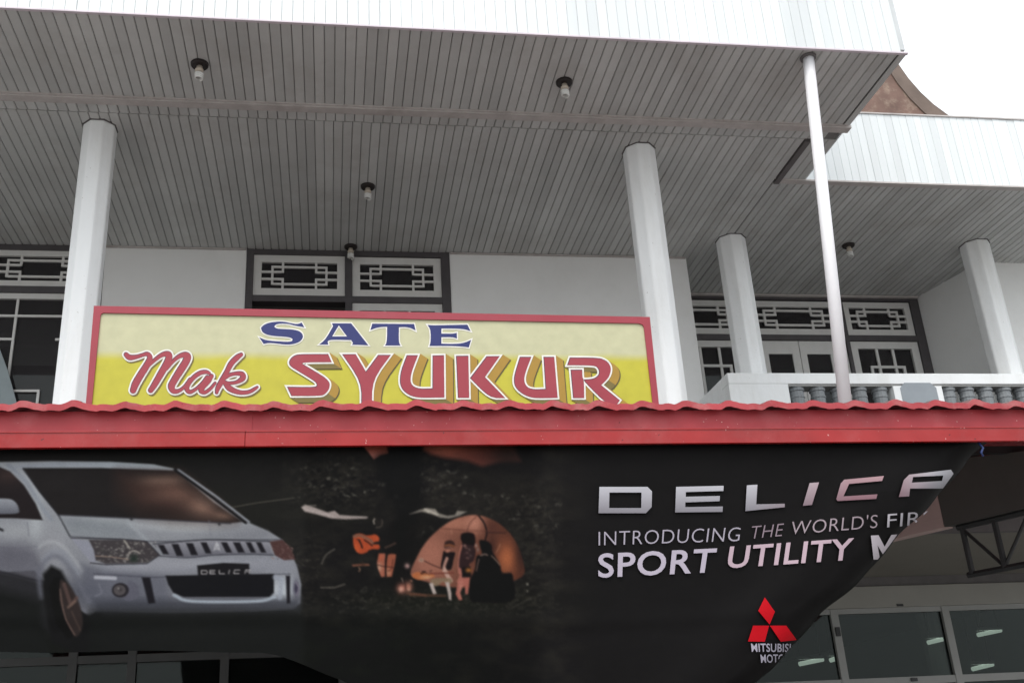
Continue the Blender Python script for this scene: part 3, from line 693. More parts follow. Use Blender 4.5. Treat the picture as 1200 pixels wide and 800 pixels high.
# Mak (brush script): strokes of varying width
def spline(pts, sub=10):
    P = [np.array(p, float) for p in pts]; P = [2*P[0]-P[1]] + P + [2*P[-1]-P[-2]]; out = []
    for i in range(1, len(P)-2):
        for t in np.linspace(0, 1, sub, endpoint=False):
            out.append(.5*((2*P[i]) + (-P[i-1]+P[i+1])*t + (2*P[i-1]-5*P[i]+4*P[i+1]-P[i+2])*t*t + (-P[i-1]+3*P[i]-3*P[i+1]+P[i+2])*t**3))
    out.append(P[-2]); return out
def ribbon(mb, st, grow, dx, dy, y, fp=None):
    fp = fp or (lambda u, v: PY(u, v, YSG)); n = len(st); L_, R2 = [], []
    for i in range(n):
        a, b = st[max(i-1, 0)], st[min(i+1, n-1)]; t = (b - a)[:2]; t = t / (np.linalg.norm(t) + 1e-9); nn = np.array([-t[1], t[0]]); hw = st[i][2] / 2 + grow
        L_.append(st[i][:2] + nn*hw + (dx, dy)); R2.append(st[i][:2] - nn*hw + (dx, dy))
    def cap(c, t, hw, sgn):
        return [c + hw*(math.cos(a)*t*sgn + math.sin(a)*np.array([-t[1], t[0]])*1) for a in np.linspace(-math.pi/2, math.pi/2, 9)]
    vs_, fs_ = [], []
    for ii_, (a, b) in enumerate(zip(L_, R2)):
        for q_ in (a, b):
            p = fp(*q_); vs_.append((p.x, y - ii_ * 3e-6, p.z))
    for i in range(n-1): fs_.append((2*i, 2*i+1, 2*i+3, 2*i+2))
    mb.add(vs_, fs_)
    for j, (i0, i1) in enumerate(((0, 1), (n-1, n-2))):
        t = (st[i0] - st[i1])[:2]; t = t / np.linalg.norm(t); c = st[i0][:2] + np.array((dx, dy)); hw = st[i0][2]/2 + grow
        pts = [fp(*q_) for q_ in cap(c, t, hw, 1)]; yc = y - .00002 * (j + 1)
        mb.add([(p.x, yc, p.z) for p in pts], [tuple(range(len(pts)))])
mo = 853.
strokes = {'M': [[(190,165,62),(235,200,72),(320,192,55),(400,168,48),(455,158,58),(487,205,72),(450,295,85),(380,405,90),(310,525,92),(277,612,80)],
                 [(462,312,40),(560,222,50),(645,165,60),(712,162,85),(725,205,88),(688,295,90),(620,412,86),(550,532,80),(497,612,68)],
                 [(700,352,26),(780,245,46),(862,182,58),(930,170,82),(958,198,92),(928,268,95),(860,375,95),(792,485,90),(757,560,90),(780,618,70),(845,618,52),(915,568,42),(990,470,42)]],
           'a': [[(mo+375,398,44),(mo+335,382,52),(mo+268,392,58),(mo+190,442,58),(mo+122,522,58),(mo+95,590,64),(mo+132,632,55),(mo+205,598,44),(mo+290,520,44),(mo+350,445,50)],
                 [(mo+405,432,56),(mo+360,492,76),(mo+295,565,74),(mo+275,618,66),(mo+322,636,52),(mo+388,592,44),(mo+450,520,40)]],
           'k': [[(mo+775,165,52),(mo+725,200,70),(mo+652,275,72),(mo+592,385,66),(mo+532,495,72),(mo+484,582,64),(mo+468,640,44)],
                 [(mo+560,475,34),(mo+622,425,48),(mo+700,402,50),(mo+782,408,66),(mo+795,458,74),(mo+722,508,50),(mo+630,522,46),(mo+580,520,60)],
                 [(mo+570,515,60),(mo+622,580,76),(mo+700,622,66),(mo+790,640,56),(mo+880,628,50),(mo+945,592,44),(mo+978,570,32)]]}
for gi, (ch_, sts) in enumerate(strokes.items()):
    lay = {'signred': MB(), 'signdark': MB(), 'signwhite': MB(), 'olive': MB()}
    for si, stp in enumerate(sts):
        st = [np.array((130 + p[0]/k5, 400 + p[1]/k5, p[2]/k5)) for p in spline(stp)]; e = .00007 * (si + 3*gi)
        ribbon(lay['olive'], st, 1.9, 1.3, 1.5, LY - .0006 - e); ribbon(lay['signwhite'], st, 1.85, 0, 0, LY - .0016 - e)
        ribbon(lay['signdark'], st, 0, 0, 0, LY - .0026 - e); ribbon(lay['signred'], st, -.45, .35, .35, LY - .0036 - e)
    o = lay['signred'].build('letter', M['signred'], S); o['label'] = 'red script letter ' + ch_ + ' with white outline'
    for kk, nm in (('signdark', 'keyline'), ('signwhite', 'outline'), ('olive', 'drop_shadow')): lay[kk].build(nm, M[kk], o)
# legs and brackets behind the board
for fx in (.06, .35, .65, .94):
    p = quad_at(fx, 0); MB().box(p.x - .02, p.x + .02, YSG + .031, YSG + .07, 3.24, 3.84).build('leg', M['steel'], S)

# ------------------------------------------------------------------ banner with its print
YB = 4.635
EDGE = [(1185, 500), (1150, 523), (1117, 556), (1082, 604), (1051, 629), (1000, 688), (965, 717), (937, 748), (886, 799), (820, 862), (780, 900)]
ev = np.array([p[1] for p in EDGE], float); eu = np.array([p[0] for p in EDGE], float)
ev_f = np.linspace(500, 900, 201); eu_f = np.interp(ev_f, ev, eu); kk_ = np.ones(21) / 21; eu_f[10:-10] = np.convolve(eu_f, kk_, 'valid')
def edge_u(v): return np.interp(v, ev_f, eu_f) + 2.2*np.sin(np.asarray(v)/17.) + 1.3*np.sin(np.asarray(v)/7.3 + 1)
def vbot(u): 
    t = np.clip((u - 300) / 130, 0, 1); t2 = np.clip((u - 400) / 300, 0, 1)
    return 763 + (t*t*(3-2*t)) * 40 + t2 * 48 + 1.2*np.sin(u / 37)
V0 = 505.0
u_fine = np.arange(-110, 661, 1.0); NR = 300; t_ = np.linspace(0, 1, NR)
Ucol = np.repeat(u_fine[None, :], NR, 0); Vcol = V0 + (vbot(u_fine)[None, :] - V0) * t_[:, None]
vb660 = float(vbot(np.array(660.))); vrow = V0 + (vb660 - V0) * t_; NC = 150
cc = np.linspace(0, 1, NC + 1)[1:]; cc = 1 - (1 - cc) ** 1.6
Ur = 660 + (edge_u(vrow)[:, None] - 660) * cc[None, :]; Vr = np.repeat(vrow[:, None], NC, 1)
U = np.concatenate([Ucol, Ur], 1); V = np.concatenate([Vcol, Vr], 1)
PXM = .0041                               # metres per pixel on the banner
def bannerY(u, v):
    e = (edge_u(v) - u) * .72 * PXM; r = .11
    roll = np.where(e < r, r - np.sqrt(np.maximum(r*r - (r - np.clip(e, 0, r))**2, 0)), 0)
    wr = .0025*np.sin(v/9 + .6*np.sin(u/120))*np.exp(-((v-726-6*np.sin(u/90))/14)**2) + .002*np.sin(u/7 + v/19)*np.exp(-((v-530)/18)**2) + .006*np.sin(u/83 + v/140) + .004*np.sin(u/31 - v/57) + -.02*np.exp(-((u - edge_u(v) + 75)/42.)**2) * np.clip((u-700)/200, 0, 1)
    return YB + .012 + roll + wr * np.clip((v - 515) / 60, 0, 1) - .012*np.clip((v-515)/60, 0, 1) * 0
def upts(u, v, Y):
    a = (u - PPX) / F; b = -(v - PPY) / F
    dx = RIGHT.x*a + UP.x*b + FWD.x; dy = RIGHT.y*a + UP.y*b + FWD.y; dz_ = RIGHT.z*a + UP.z*b + FWD.z
    s_ = Y / dy; return np.stack([dx*s_, dy*s_, 1.6 + dz_*s_], -1)
# --- painting (in print pixels)
C = np.zeros(U.shape + (3,)); C[:] = np.array((34, 33, 34.)) / 255
def spl(p, sub=6, closed=True):
    if not closed: return np.array(spline([(a, b) for a, b in p], sub))
    P = np.array(p, float); n = len(P); out = []
    for i in range(n):
        p0, p1, p2, p3 = P[i-1], P[i], P[(i+1) % n], P[(i+2) % n]
        for t in np.linspace(0, 1, sub, endpoint=False):
            out.append(.5*((2*p1) + (p2-p0)*t + (2*p0-5*p1+4*p2-p3)*t*t + (3*p1-p0-3*p2+p3)*t**3))
    return np.array(out)
def segdist(pu, pv, a, b):
    d = b - a; q_ = d @ d + 1e-9; t = np.clip(((pu-a[0])*d[0] + (pv-a[1])*d[1]) / q_, 0, 1)
    return np.hypot(pu - a[0] - t*d[0], pv - a[1] - t*d[1]), t
def blend(idx, m, col):
    col = np.asarray(col, float) / 255; cur = C[idx]; C[idx] = cur + (col - cur) * m[:, None]
def poly(p, col, soft=1.0, a=1.0, grad=None, sm=0):
    """fill; grad = list of (u, v, colour, radius) spots or ('v', v0, c0, v1, c1) ramps"""
    P = spl(p, 6) if sm else np.array(p, float)
    bx = (U > P[:, 0].min() - 3*soft) & (U < P[:, 0].max() + 3*soft) & (V > P[:, 1].min() - 3*soft) & (V < P[:, 1].max() + 3*soft)
    idx = np.nonzero(bx); pu, pv = U[idx], V[idx]
    if len(pu) == 0: return
    ins = np.zeros(len(pu), bool); dist = np.full(len(pu), 1e9)
    for i in range(len(P)):
        A0, B0 = P[i-1], P[i]
        cnd = ((A0[1] > pv) != (B0[1] > pv)); xx = (B0[0]-A0[0])*(pv-A0[1])/(B0[1]-A0[1] + 1e-12) + A0[0]; ins ^= cnd & (pu < xx)
        dist = np.minimum(dist, segdist(pu, pv, A0, B0)[0])
    sdv = np.where(ins, -dist, dist); m = np.clip(.5 - sdv / (2*soft) , 0, 1) * a
    if col is None or grad:
        cc_ = np.repeat(np.asarray(col, float)[None, :], len(pu), 0)
        for g in (grad or []):
            if g[0] == 'v': t = np.clip((pv-g[1])/(g[3]-g[1]), 0, 1)[:, None]; cc_ = np.array(g[2])*(1-t) + np.array(g[4])*t
            elif g[0] == 'u': t = np.clip((pu-g[1])/(g[3]-g[1]), 0, 1)[:, None]; cc_ = np.array(g[2])*(1-t) + np.array(g[4])*t
            else:
                ru, rv = g[3]; t = np.exp(-(((pu-g[0])/ru)**2 + ((pv-g[1])/rv)**2))[:, None]; cc_ = cc_*(1-t) + np.array(g[2], float)*t
        blend(idx, m, cc_)
    else: blend(idx, m, col)
def line(p, wd, col, soft=.8, a=1.0, sm=0, jit=0):
    P = spl(p, 6, False) if sm else np.array(p, float)
    bx = (U > P[:, 0].min() - wd - 3) & (U < P[:, 0].max() + wd + 3) & (V > P[:, 1].min() - wd - 3) & (V < P[:, 1].max() + wd + 3)
    idx = np.nonzero(bx); pu, pv = U[idx], V[idx]
    if len(pu) == 0: return
    d = np.full(len(pu), 1e9)
    for i in range(len(P)-1): d = np.minimum(d, segdist(pu, pv, P[i], P[i+1])[0])
    if jit: d = d + jit * (noise(pu*.5, pv*.5) - .5)
    blend(idx, np.clip(.5 - (d - wd/2) / (2*soft), 0, 1) * a, col)
def glow(u, v, ru, rv, col, a=1.0):
    idx = np.nonzero((abs(U-u) < 3*ru) & (abs(V-v) < 3*rv)); pu, pv = U[idx], V[idx]
    if len(pu): blend(idx, np.exp(-((pu-u)/ru)**2 - ((pv-v)/rv)**2) * a, col)
_tab = rng.random((64, 64))
def noise(x, y):
    xi, yi = np.floor(x).astype(int), np.floor(y).astype(int); fx, fy = x-xi, y-yi; fx = fx*fx*(3-2*fx); fy = fy*fy*(3-2*fy)
    g = lambda i, j: _tab[(xi+i) % 64, (yi+j) % 64]
    return g(0,0)*(1-fx)*(1-fy) + g(1,0)*fx*(1-fy) + g(0,1)*(1-fx)*fy + g(1,1)*fx*fy
def fbm(x, y): return .5*noise(x, y) + .27*noise(x*2.1, y*2.1) + .15*noise(x*4.3, y*4.3) + .08*noise(x*8.7, y*8.7)
# night ground and trees
idx = np.nonzero(U < 700); pu, pv = U[idx], V[idx]
blend(idx, np.clip((fbm(pu/26, pv/14) - .42)*2.2, 0, 1) * np.clip((700-pu)/50, 0, 1) * np.clip((pu-300)/60, 0, 1) * .55, (54, 52, 48))
blend(idx, np.clip((pv-690)/60, 0, 1) * np.clip((660-pu)/200, 0, 1) * .7, (29, 31, 29))
glow(260, 600, 140, 40, (40, 41, 37), .5); glow(560, 585, 90, 22, (48, 46, 44), .6); glow(600, 650, 50, 60, (46, 44, 42), .5)
glow(520, 705, 110, 20, (40, 42, 36), .6); glow(190, 540, 200, 12, (36, 37, 35), .4)
# dusk sky patches
poly([(425, 518), (452, 518), (455, 531), (446, 533), (438, 538), (432, 530), (427, 524)], (182, 98, 84), .8, .95, [(437, 534, (196, 122, 114), (10, 6))])
glow(446, 523, 10, 4, (150, 70, 62), .7)
poly([(494, 518), (600, 518), (610, 540), (585, 541), (565, 546), (548, 540), (535, 538), (520, 536), (505, 532), (497, 527)], (128, 70, 62), 3, .85, [(520, 527, (184, 104, 88), (24, 9)), (596, 532, (60, 46, 44), (28, 18))])
idx = np.nonzero((U > 330) & (U < 660)); pu, pv = U[idx], V[idx]
for (cu_, cv_), (ru, rv), am in (((393, 566), (48, 30), 1), ((512, 560), (30, 24), 1), ((575, 592), (80, 16), .7), ((622, 640), (32, 60), .8), ((362, 660), (24, 34), .7), ((486, 622), (18, 18), .7), ((450, 706), (130, 16), .6), ((600, 706), (60, 14), .6)):
    env = np.exp(-((pu-cu_)/ru)**2 - ((pv-cv_)/rv)**2) * np.clip((pv-522)/5, 0, 1)
    blend(idx, np.clip((fbm(pu/7 + pv/11, pv/4) - .44) * 4.5, 0, 1) * env * .55 * am, (66, 63, 58))
    blend(idx, np.clip((fbm(pu/3 + 9, pv/2.4) - .6) * 6, 0, 1) * env * .5 * am, (92, 88, 82))
def tuft(u, v, n_, spread, hi, ln=3.2):
    for _ in range(n_):
        a0, b0 = u + rng.normal(0, spread), v + rng.normal(0, spread*.55); an = rng.normal(-.45, .5); l = rng.uniform(.8, ln); br = rng.uniform(.55, 1) * hi
        line([(a0, b0), (a0 + l*math.cos(an), b0 + l*math.sin(an))], rng.uniform(.5, 1.1), (br, br*.97, br*.92), .8, .8)
for x, y, hi in ((125,200,92),(215,240,84),(330,215,96),(395,180,96),(530,215,104),(490,260,100),(320,298,150),(385,312,112),(155,330,112),(175,360,110),(265,360,104),(380,365,112),(365,390,104),(450,375,108),(500,350,108),(465,445,130),(540,435,128),(625,415,158),(690,400,112),(770,345,124),(800,340,118),(890,440,104),(900,460,104),(80,300,76),(60,460,74),(720,520,70)):
    tuft(340 + x/7.275, 520 + y/7.275, 5, 1.9, hi)
for x, y, hi in ((95,240,128),(300,210,122),(340,225,104),(255,250,100),(190,285,120),(150,280,110),(80,295,100),(425,260,118),(300,310,116),(240,330,116),(130,360,96),(90,365,96),(380,320,110),(420,385,128),(490,390,122),(600,400,124),(735,405,122),(870,410,96),(1005,485,100),(1160,480,100),(800,585,122),(830,550,104),(980,640,96),(1080,565,92),(1130,640,96),(1020,690,88),(860,650,90),(165,655,130),(100,690,118),(60,715,104)):
    tuft(480 + x/6.667, 520 + y/6.667, 5, 2.0, hi)
for _ in range(60): tuft(rng.uniform(352, 640), rng.uniform(690, 716), 2, 2, rng.uniform(60, 96), 5)
# dark tree trunks and masses
poly([(440, 536), (470, 526), (490, 530), (497, 560), (492, 600), (470, 640), (462, 600), (448, 570)], (30, 30, 31), 6, .8, None, 1)
poly([(455, 620), (490, 600), (520, 620), (490, 660), (460, 690)], (30, 29, 29), 6, .6, None, 1)
# pale drift along the bank
poly([(353, 594), (358, 591), (368, 594), (384, 600), (392, 598), (398, 603), (412, 604), (431, 605), (430, 607), (405, 608), (388, 607), (370, 602), (357, 599)], (186, 172, 172), .9, .95)
line([(356, 592), (370, 592)], 1.2, (140, 132, 130), .7, .8); line([(360, 597), (390, 604)], 2.0, (204, 190, 192), 1, .8, 0, 2)
poly([(480, 602), (492, 597), (500, 595), (510, 596), (514, 601), (524, 604), (533, 603), (536, 598), (547, 599), (538, 604), (526, 607), (516, 606), (506, 602), (494, 599)], (160, 152, 146), .9, .9)
line([(498, 597), (512, 602)], 2.6, (206, 198, 190), .8, .85, 0, 1.5)
line([(272, 594), (300, 589), (345, 583)], 1.0, (92, 88, 82), .7, .8)
line([(377, 660), (382, 650), (392, 643)], 1.4, (118, 112, 106), .7, .8, 1); line([(376, 688), (392, 688), (404, 684)], 1.6, (112, 106, 100), .7, .8)
# tent
def q8(pts): return px(pts, 6.153, 480, 590)
def q7(pts): return px(pts, 7.275, 400, 600)
poly(q8([(8, 512), (60, 370), (130, 262), (230, 168), (330, 108), (430, 82), (495, 82), (560, 98), (645, 142), (722, 212), (785, 310), (822, 430), (826, 500), (770, 545), (600, 600), (300, 600), (120, 560)]), (150, 96, 82), .9, .97,
     [('u', 480, (138, 92, 80), 612, (104, 62, 50)), (506, 650, (184, 122, 106), (26, 34)), (530, 612, (188, 126, 108), (26, 10)), (556, 612, (204, 140, 122), (12, 13)), (594, 654, (190, 110, 76), (11, 17)), (577, 618, (98, 62, 54), (9, 10)), (576, 640, (84, 54, 48), (6, 14)), (612, 640, (62, 44, 42), (8, 30)), (600, 615, (80, 54, 48), (10, 10))], 1)
line(q8([(498, 84), (538, 140), (556, 205), (546, 258)]), 2.0, (40, 32, 33), .7, .95, 1); line(q8([(488, 86), (440, 132), (412, 196)]), .9, (96, 58, 52), .6, .9, 1)
line(q8([(230, 178), (420, 192), (560, 196), (725, 212)]), .9, (104, 64, 56), .6, .8); line(q8([(560, 206), (690, 210)]), 1.4, (56, 40, 40), .7, .8); line(q8([(655, 290), (625, 350)]), .8, (214, 152, 120), .6, .7)
line(q8([(300, 190), (305, 215)]), .8, (206, 150, 130), .6, .7)
# seated figure in silhouette at the right, pale rim along shoulder and arm
poly(q8([(505, 262), (560, 268), (592, 300), (600, 350), (650, 430), (668, 492), (735, 500), (750, 560), (760, 640), (720, 705), (500, 710), (440, 690), (432, 560), (470, 470), (482, 380), (520, 360), (508, 310)]), (31, 30, 31), 1.0, 1, None, 1)
line(q8([(590, 374), (625, 408), (650, 440)]), 1.1, (176, 140, 124), .6, .8, 1); line(q8([(500, 398), (490, 440), (482, 482)]), .9, (168, 126, 116), .6, .8); line(q8([(512, 372), (540, 362), (562, 368)]), 1.2, (180, 150, 140), .6, .85)
line(q8([(668, 500), (735, 490)]), .9, (92, 62, 54), .6, .7)
# figure with big hair
poly(q8([(368, 250), (376, 215), (420, 204), (462, 216), (474, 255), (466, 300), (430, 312), (390, 295)]), (34, 28, 30), .8, 1, None, 1)
poly(q8([(378, 286), (410, 292), (462, 306), (474, 350), (462, 410), (430, 440), (440, 525), (372, 528), (352, 470), (352, 400), (372, 330)]), (56, 42, 44), .8, 1, None, 1)
for (a, b, c, d_, col) in ((398, 302, 10, 9, (176, 132, 126)), (410, 318, 8, 6, (140, 104, 100)), (432, 330, 9, 7, (120, 98, 96)), (415, 352, 12, 8, (112, 84, 84)), (440, 372, 10, 8, (96, 78, 80)), (418, 390, 12, 7, (124, 92, 90)), (392, 360, 7, 9, (70, 50, 52)), (480, 300, 8, 12, (176, 150, 146)), (492, 330, 8, 14, (150, 128, 126)), (470, 345, 5, 10, (46, 38, 40))):
    glow(480 + a/6.153, 590 + b/6.153, c/6.153, d_/6.153, col, .85)
line(q8([(376, 300), (360, 360), (352, 430), (356, 500)]), 1.6, (196, 126, 114), .7, .85, 1); poly(q8([(380, 456), (440, 452), (442, 526), (382, 526)]), (33, 30, 31), .8, 1); glow(480 + 425/6.153, 590 + 478/6.153, 3.2, 2.4, (196, 122, 66), .95)
line(q8([(362, 470), (368, 520), (350, 560)]), 3.0, (196, 124, 112), .8, .9, 1)
poly(q8([(365, 532), (432, 530), (428, 580), (420, 650), (402, 650), (400, 590), (380, 600), (365, 640), (380, 690), (355, 694), (332, 650), (345, 580)]), (186, 112, 102), .8, .96, [(540, 690, (206, 136, 124), (3, 10))])
# figure with hat and lute
poly(q8([(250, 290), (262, 268), (300, 262), (326, 285), (322, 312), (290, 306), (252, 316)]), (66, 46, 44), .7, 1, None, 1); line(q8([(254, 302), (290, 296), (322, 306)]), 1.3, (188, 112, 72), .6, .9, 1)
poly(q8([(262, 316), (292, 314), (290, 346), (270, 352)]), (190, 128, 112), .7, .95); line(q8([(262, 322), (292, 320)]), 1.2, (52, 38, 38), .6, .9)
poly(q8([(245, 340), (266, 352), (292, 346), (328, 352), (318, 400), (300, 470), (262, 474), (226, 456), (232, 400)]), (38, 32, 34), .7, 1, None, 1); line(q8([(270, 392), (252, 440), (246, 480)]), 3.2, (198, 150, 140), .8, .95, 1)
line(q8([(250, 470), (275, 520), (298, 552)]), 4.6, (206, 168, 158), .8, .95, 1)
poly(q8([(18, 508), (50, 492), (110, 498), (160, 506), (180, 522), (130, 540), (70, 546), (30, 532)]), (198, 116, 76), .8, .96, [(500, 676, (222, 168, 132), (7, 2.5))], 1)
for k_ in range(9): a, b = rng.uniform(60, 150), rng.uniform(482, 508); line(q8([(a, b), (a + rng.uniform(12, 26), b + rng.uniform(-8, 8))]), .9, (58, 38, 36), .6, .85)
line(q8([(150, 502), (230, 500), (318, 496)]), 1.5, (120, 64, 56), .6, .95); line(q8([(105, 410), (160, 438), (240, 470)]), 1.1, (66, 42, 40), .6, .9); glow(480 + 84/6.153, 590 + 405/6.153, 2.4, 2.0, (206, 186, 170), .95); glow(480 + 84/6.153, 590 + 405/6.153, 1.0, .9, (90, 60, 52), .9)
poly(q8([(150, 548), (210, 534), (300, 540), (300, 572), (262, 580), (240, 560), (200, 590), (165, 584)]), (146, 124, 104), .8, .95, None, 1)
poly(q8([(140, 572), (168, 570), (194, 645), (170, 652)]), (208, 192, 190), .8, .96); poly(q8([(258, 566), (284, 562), (300, 640), (300, 694), (284, 690), (276, 640)]), (204, 188, 186), .8, .96)
poly(q8([(0, 648), (120, 650), (262, 656), (262, 668), (0, 664)]), (112, 80, 66), 1.2, .75)
# guitar player
poly(q7([(105, 200), (160, 180), (210, 195), (245, 195), (290, 188), (322, 215), (318, 245), (285, 252), (262, 272), (320, 275), (322, 310), (270, 312), (235, 322), (215, 340), (170, 352), (130, 335), (105, 280)]), (196, 86, 56), .8, .96, [(416, 642, (214, 96, 58), (6, 5)), (441, 630, (204, 92, 60), (4, 4))], 1)
line(q7([(110, 205), (155, 196), (205, 215), (250, 240), (262, 256)]), 3.4, (136, 98, 84), .9, .9, 1); line(q7([(150, 236), (168, 268), (178, 302)]), 2.0, (50, 34, 34), .6, .95); line(q7([(196, 236), (232, 258), (262, 284)]), 1.6, (48, 34, 34), .6, .9); line(q7([(130, 228), (160, 238)]), 1.2, (60, 40, 38), .6, .8)
poly(q7([(320, 350), (375, 350), (372, 450), (376, 545), (340, 550), (312, 480), (304, 430)]), (180, 108, 90), .8, .96, [(444, 664, (214, 164, 142), (3.5, 5)), (446, 652, (196, 106, 84), (4, 5))]); poly(q7([(398, 360), (435, 352), (467, 358), (456, 430), (430, 545), (385, 550), (376, 470)]), (172, 98, 78), .8, .96, [(455, 670, (200, 140, 116), (3, 5))])
line(q7([(310, 448), (360, 460), (440, 468)]), 1.0, (60, 38, 36), .6, .9); line(q7([(380, 400), (378, 540)]), 2.0, (40, 30, 30), .8, .9); line(q7([(440, 400), (430, 480), (400, 500)]), 1.2, (90, 50, 44), .6, .8)
line(q7([(375, 300), (420, 282), (460, 262)]), 1.8, (104, 80, 72), .9, .7); line(q7([(100, 452), (180, 446), (232, 446)]), 2.2, (150, 96, 78), .8, .85); glow(400 + 182/7.275, 600 + 440/7.275, 2.2, 2.2, (70, 52, 46), .8); line(q7([(150, 470), (160, 482), (150, 502)]), 1.2, (176, 136, 116), .7, .85)
line(q7([(285, 55), (275, 72), (280, 96)]), 1.5, (190, 178, 170), .6, .9, 1); line(q7([(300, 130), (335, 120), (350, 90), (345, 62)]), 1.3, (110, 98, 92), .7, .7, 1); glow(443.5, 611.5, 3.6, 4, (48, 44, 44), .7)
glow(471, 689, 5.5, 5.5, (196, 122, 108), .95); glow(470, 690, 3.0, 3.0, (232, 180, 164), .9); glow(479, 687, 4.2, 5.5, (206, 136, 118), .85); glow(479, 690, 2, 2, (232, 176, 156), .7); line(q7([(545, 590), (548, 650)]), 1.2, (70, 44, 42), .7, .8); glow(477.2, 662.6, 2.8, 2.8, (200, 160, 160), .95); glow(482, 680, 1.4, 1.2, (190, 130, 110), .8); line(q7([(515, 560), (525, 590)]), 1, (176, 150, 140), .6, .8)
line(q7([(560, 690), (640, 694), (720, 708)]), 2, (120, 80, 66), .9, .8); glow(618, 684, 1.2, 1.2, (196, 190, 180), .9); glow(618, 692, 1, 1, (170, 166, 156), .8); line([(600, 712), (622, 700)], .9, (84, 80, 76), .7, .7)
# --- the van
BODY = (126, 128, 142)
poly([(-110, 545), (0, 541), (60, 540), (130, 541), (180, 544), (205, 549), (240, 572), (272, 597), (292, 612), (315, 622), (331, 632), (342, 648), (349, 666), (353, 684), (352, 706), (344, 713), (300, 716), (200, 718), (112, 716), (105, 722), (60, 690), (40, 668), (0, 670), (-110, 660)], BODY, 1.0, 1,
     [('v', 540, (156, 160, 170), 716, (112, 113, 124)), (110, 616, (150, 156, 164), (40, 12)), (215, 618, (172, 176, 184), (60, 10)), (60, 640, (150, 152, 162), (26, 26)), (15, 648, (104, 104, 116), (36, 16)), (18, 622, (150, 153, 162), (30, 10)), (300, 622, (134, 136, 146), (36, 8)), (230, 660, (164, 166, 176), (90, 7)), (330, 690, (178, 184, 196), (18, 18)), (100, 692, (84, 86, 98), (26, 16)), (42, 600, (168, 173, 182), (8, 30)), (150, 664, (158, 160, 170), (30, 6)), (300, 708, (120, 122, 132), (50, 6)), (140, 706, (78, 80, 90), (40, 8))])
poly([(-110, 664), (0, 668), (28, 678), (50, 682), (58, 740), (0, 700), (-110, 690)], (46, 46, 50), 3, .95)
poly([(0, 548), (60, 541), (130, 541), (180, 544), (203, 549), (180, 548), (100, 547), (30, 548)], (176, 184, 198), 1, .9, [('u', 20, (150, 156, 170), 200, (178, 188, 200))])
poly([(-110, 640), (0, 642), (40, 646), (50, 664), (50, 682), (0, 668), (-110, 664)], (96, 96, 108), 4, .75); line([(46, 640), (58, 634), (74, 640), (96, 668)], 3, (172, 175, 184), 2.5, .7, 1)
poly([(96, 660), (112, 664), (160, 668), (195, 674), (200, 706), (110, 712), (98, 690)], (94, 96, 110), 5, .7)
poly([(110, 702), (352, 700), (350, 716), (112, 720)], (66, 68, 78), 5, .8)
poly([(190, 654), (250, 652), (330, 652), (348, 662), (340, 670), (250, 668), (190, 672), (120, 668), (112, 662)], (134, 136, 150), 3, .55)
line([(52, 655), (62, 646), (76, 650), (92, 672)], 6, (136, 140, 154), 3, .7, 1)
line([(84, 612), (150, 622), (240, 626), (310, 626)], 8, (118, 120, 132), 5, .5, 1)
# windscreen
poly([(27, 548), (120, 548), (206, 551), (250, 588), (284, 611), (268, 613), (180, 608), (68, 603), (45, 575)], (38, 36, 37), 1, 1)
poly([(140, 556), (208, 556), (240, 581), (274, 608), (250, 610), (200, 608), (165, 600), (140, 580)], (66, 50, 47), 14, .85, [(192, 562, (150, 118, 106), (30, 7)), (238, 592, (152, 118, 106), (20, 16)), (262, 604, (156, 120, 106), (14, 6)), (208, 578, (112, 84, 76), (32, 12)), (175, 600, (56, 44, 42), (40, 10)), (140, 580, (58, 46, 44), (22, 22))])
line([(205, 550), (250, 583), (288, 612)], 3.4, (34, 33, 35), .8, 1); line([(209, 550), (252, 580), (292, 611)], 2.0, (150, 154, 168), .8, .9)
line([(27, 549), (48, 577), (68, 602), (82, 628)], 1.6, (40, 40, 44), .8, .9); line([(68, 603), (180, 608), (270, 613)], 1.4, (60, 60, 68), .8, .8)
# side window, mirror, pillar
poly([(-110, 548), (0, 547), (12, 552), (28, 568), (42, 590), (50, 609), (20, 607), (-110, 605)], (40, 36, 38), 1, 1, [(10, 556, (58, 48, 48), (18, 10))])
line([(10, 545), (30, 564), (48, 592), (60, 608)], 5, (132, 138, 152), 1.5, .7, 1)
poly([(-20, 586), (8, 584), (18, 588), (22, 596), (20, 601), (0, 602), (-20, 602)], (128, 132, 146), .9, 1, [('v', 584, (150, 154, 166), 602, (96, 98, 110))], 1)
line([(-20, 604), (20, 604)], 2.0, (36, 34, 36), .8, .9)
line([(32, 612), (34, 628)], .8, (96, 98, 110), .6, .8); line([(-3, 618), (3, 621)], 3.0, (40, 40, 44), .8, .9)
line([(-40, 664), (0, 669), (28, 676), (52, 682)], 1.4, (40, 40, 46), .8, .9); line([(-20, 640), (20, 642), (44, 640)], 1.0, (96, 96, 110), 1, .6)
# bonnet creases
line([(82, 628), (130, 631), (190, 634), (250, 632), (310, 632), (330, 632)], 1.2, (66, 66, 76), .7, .8, 1)
poly([(70, 606), (150, 613), (165, 630), (110, 630), (84, 627)], (120, 126, 136), 3, .45); line([(150, 612), (172, 632)], 3.5, (156, 162, 172), 2, .6); line([(245, 610), (247, 630)], 1.4, (120, 120, 132), 1.2, .5)
glow(154, 608, 1.8, 1.4, (34, 33, 36), .95); glow(257, 614, 1.6, 1.4, (34, 33, 36), .95)
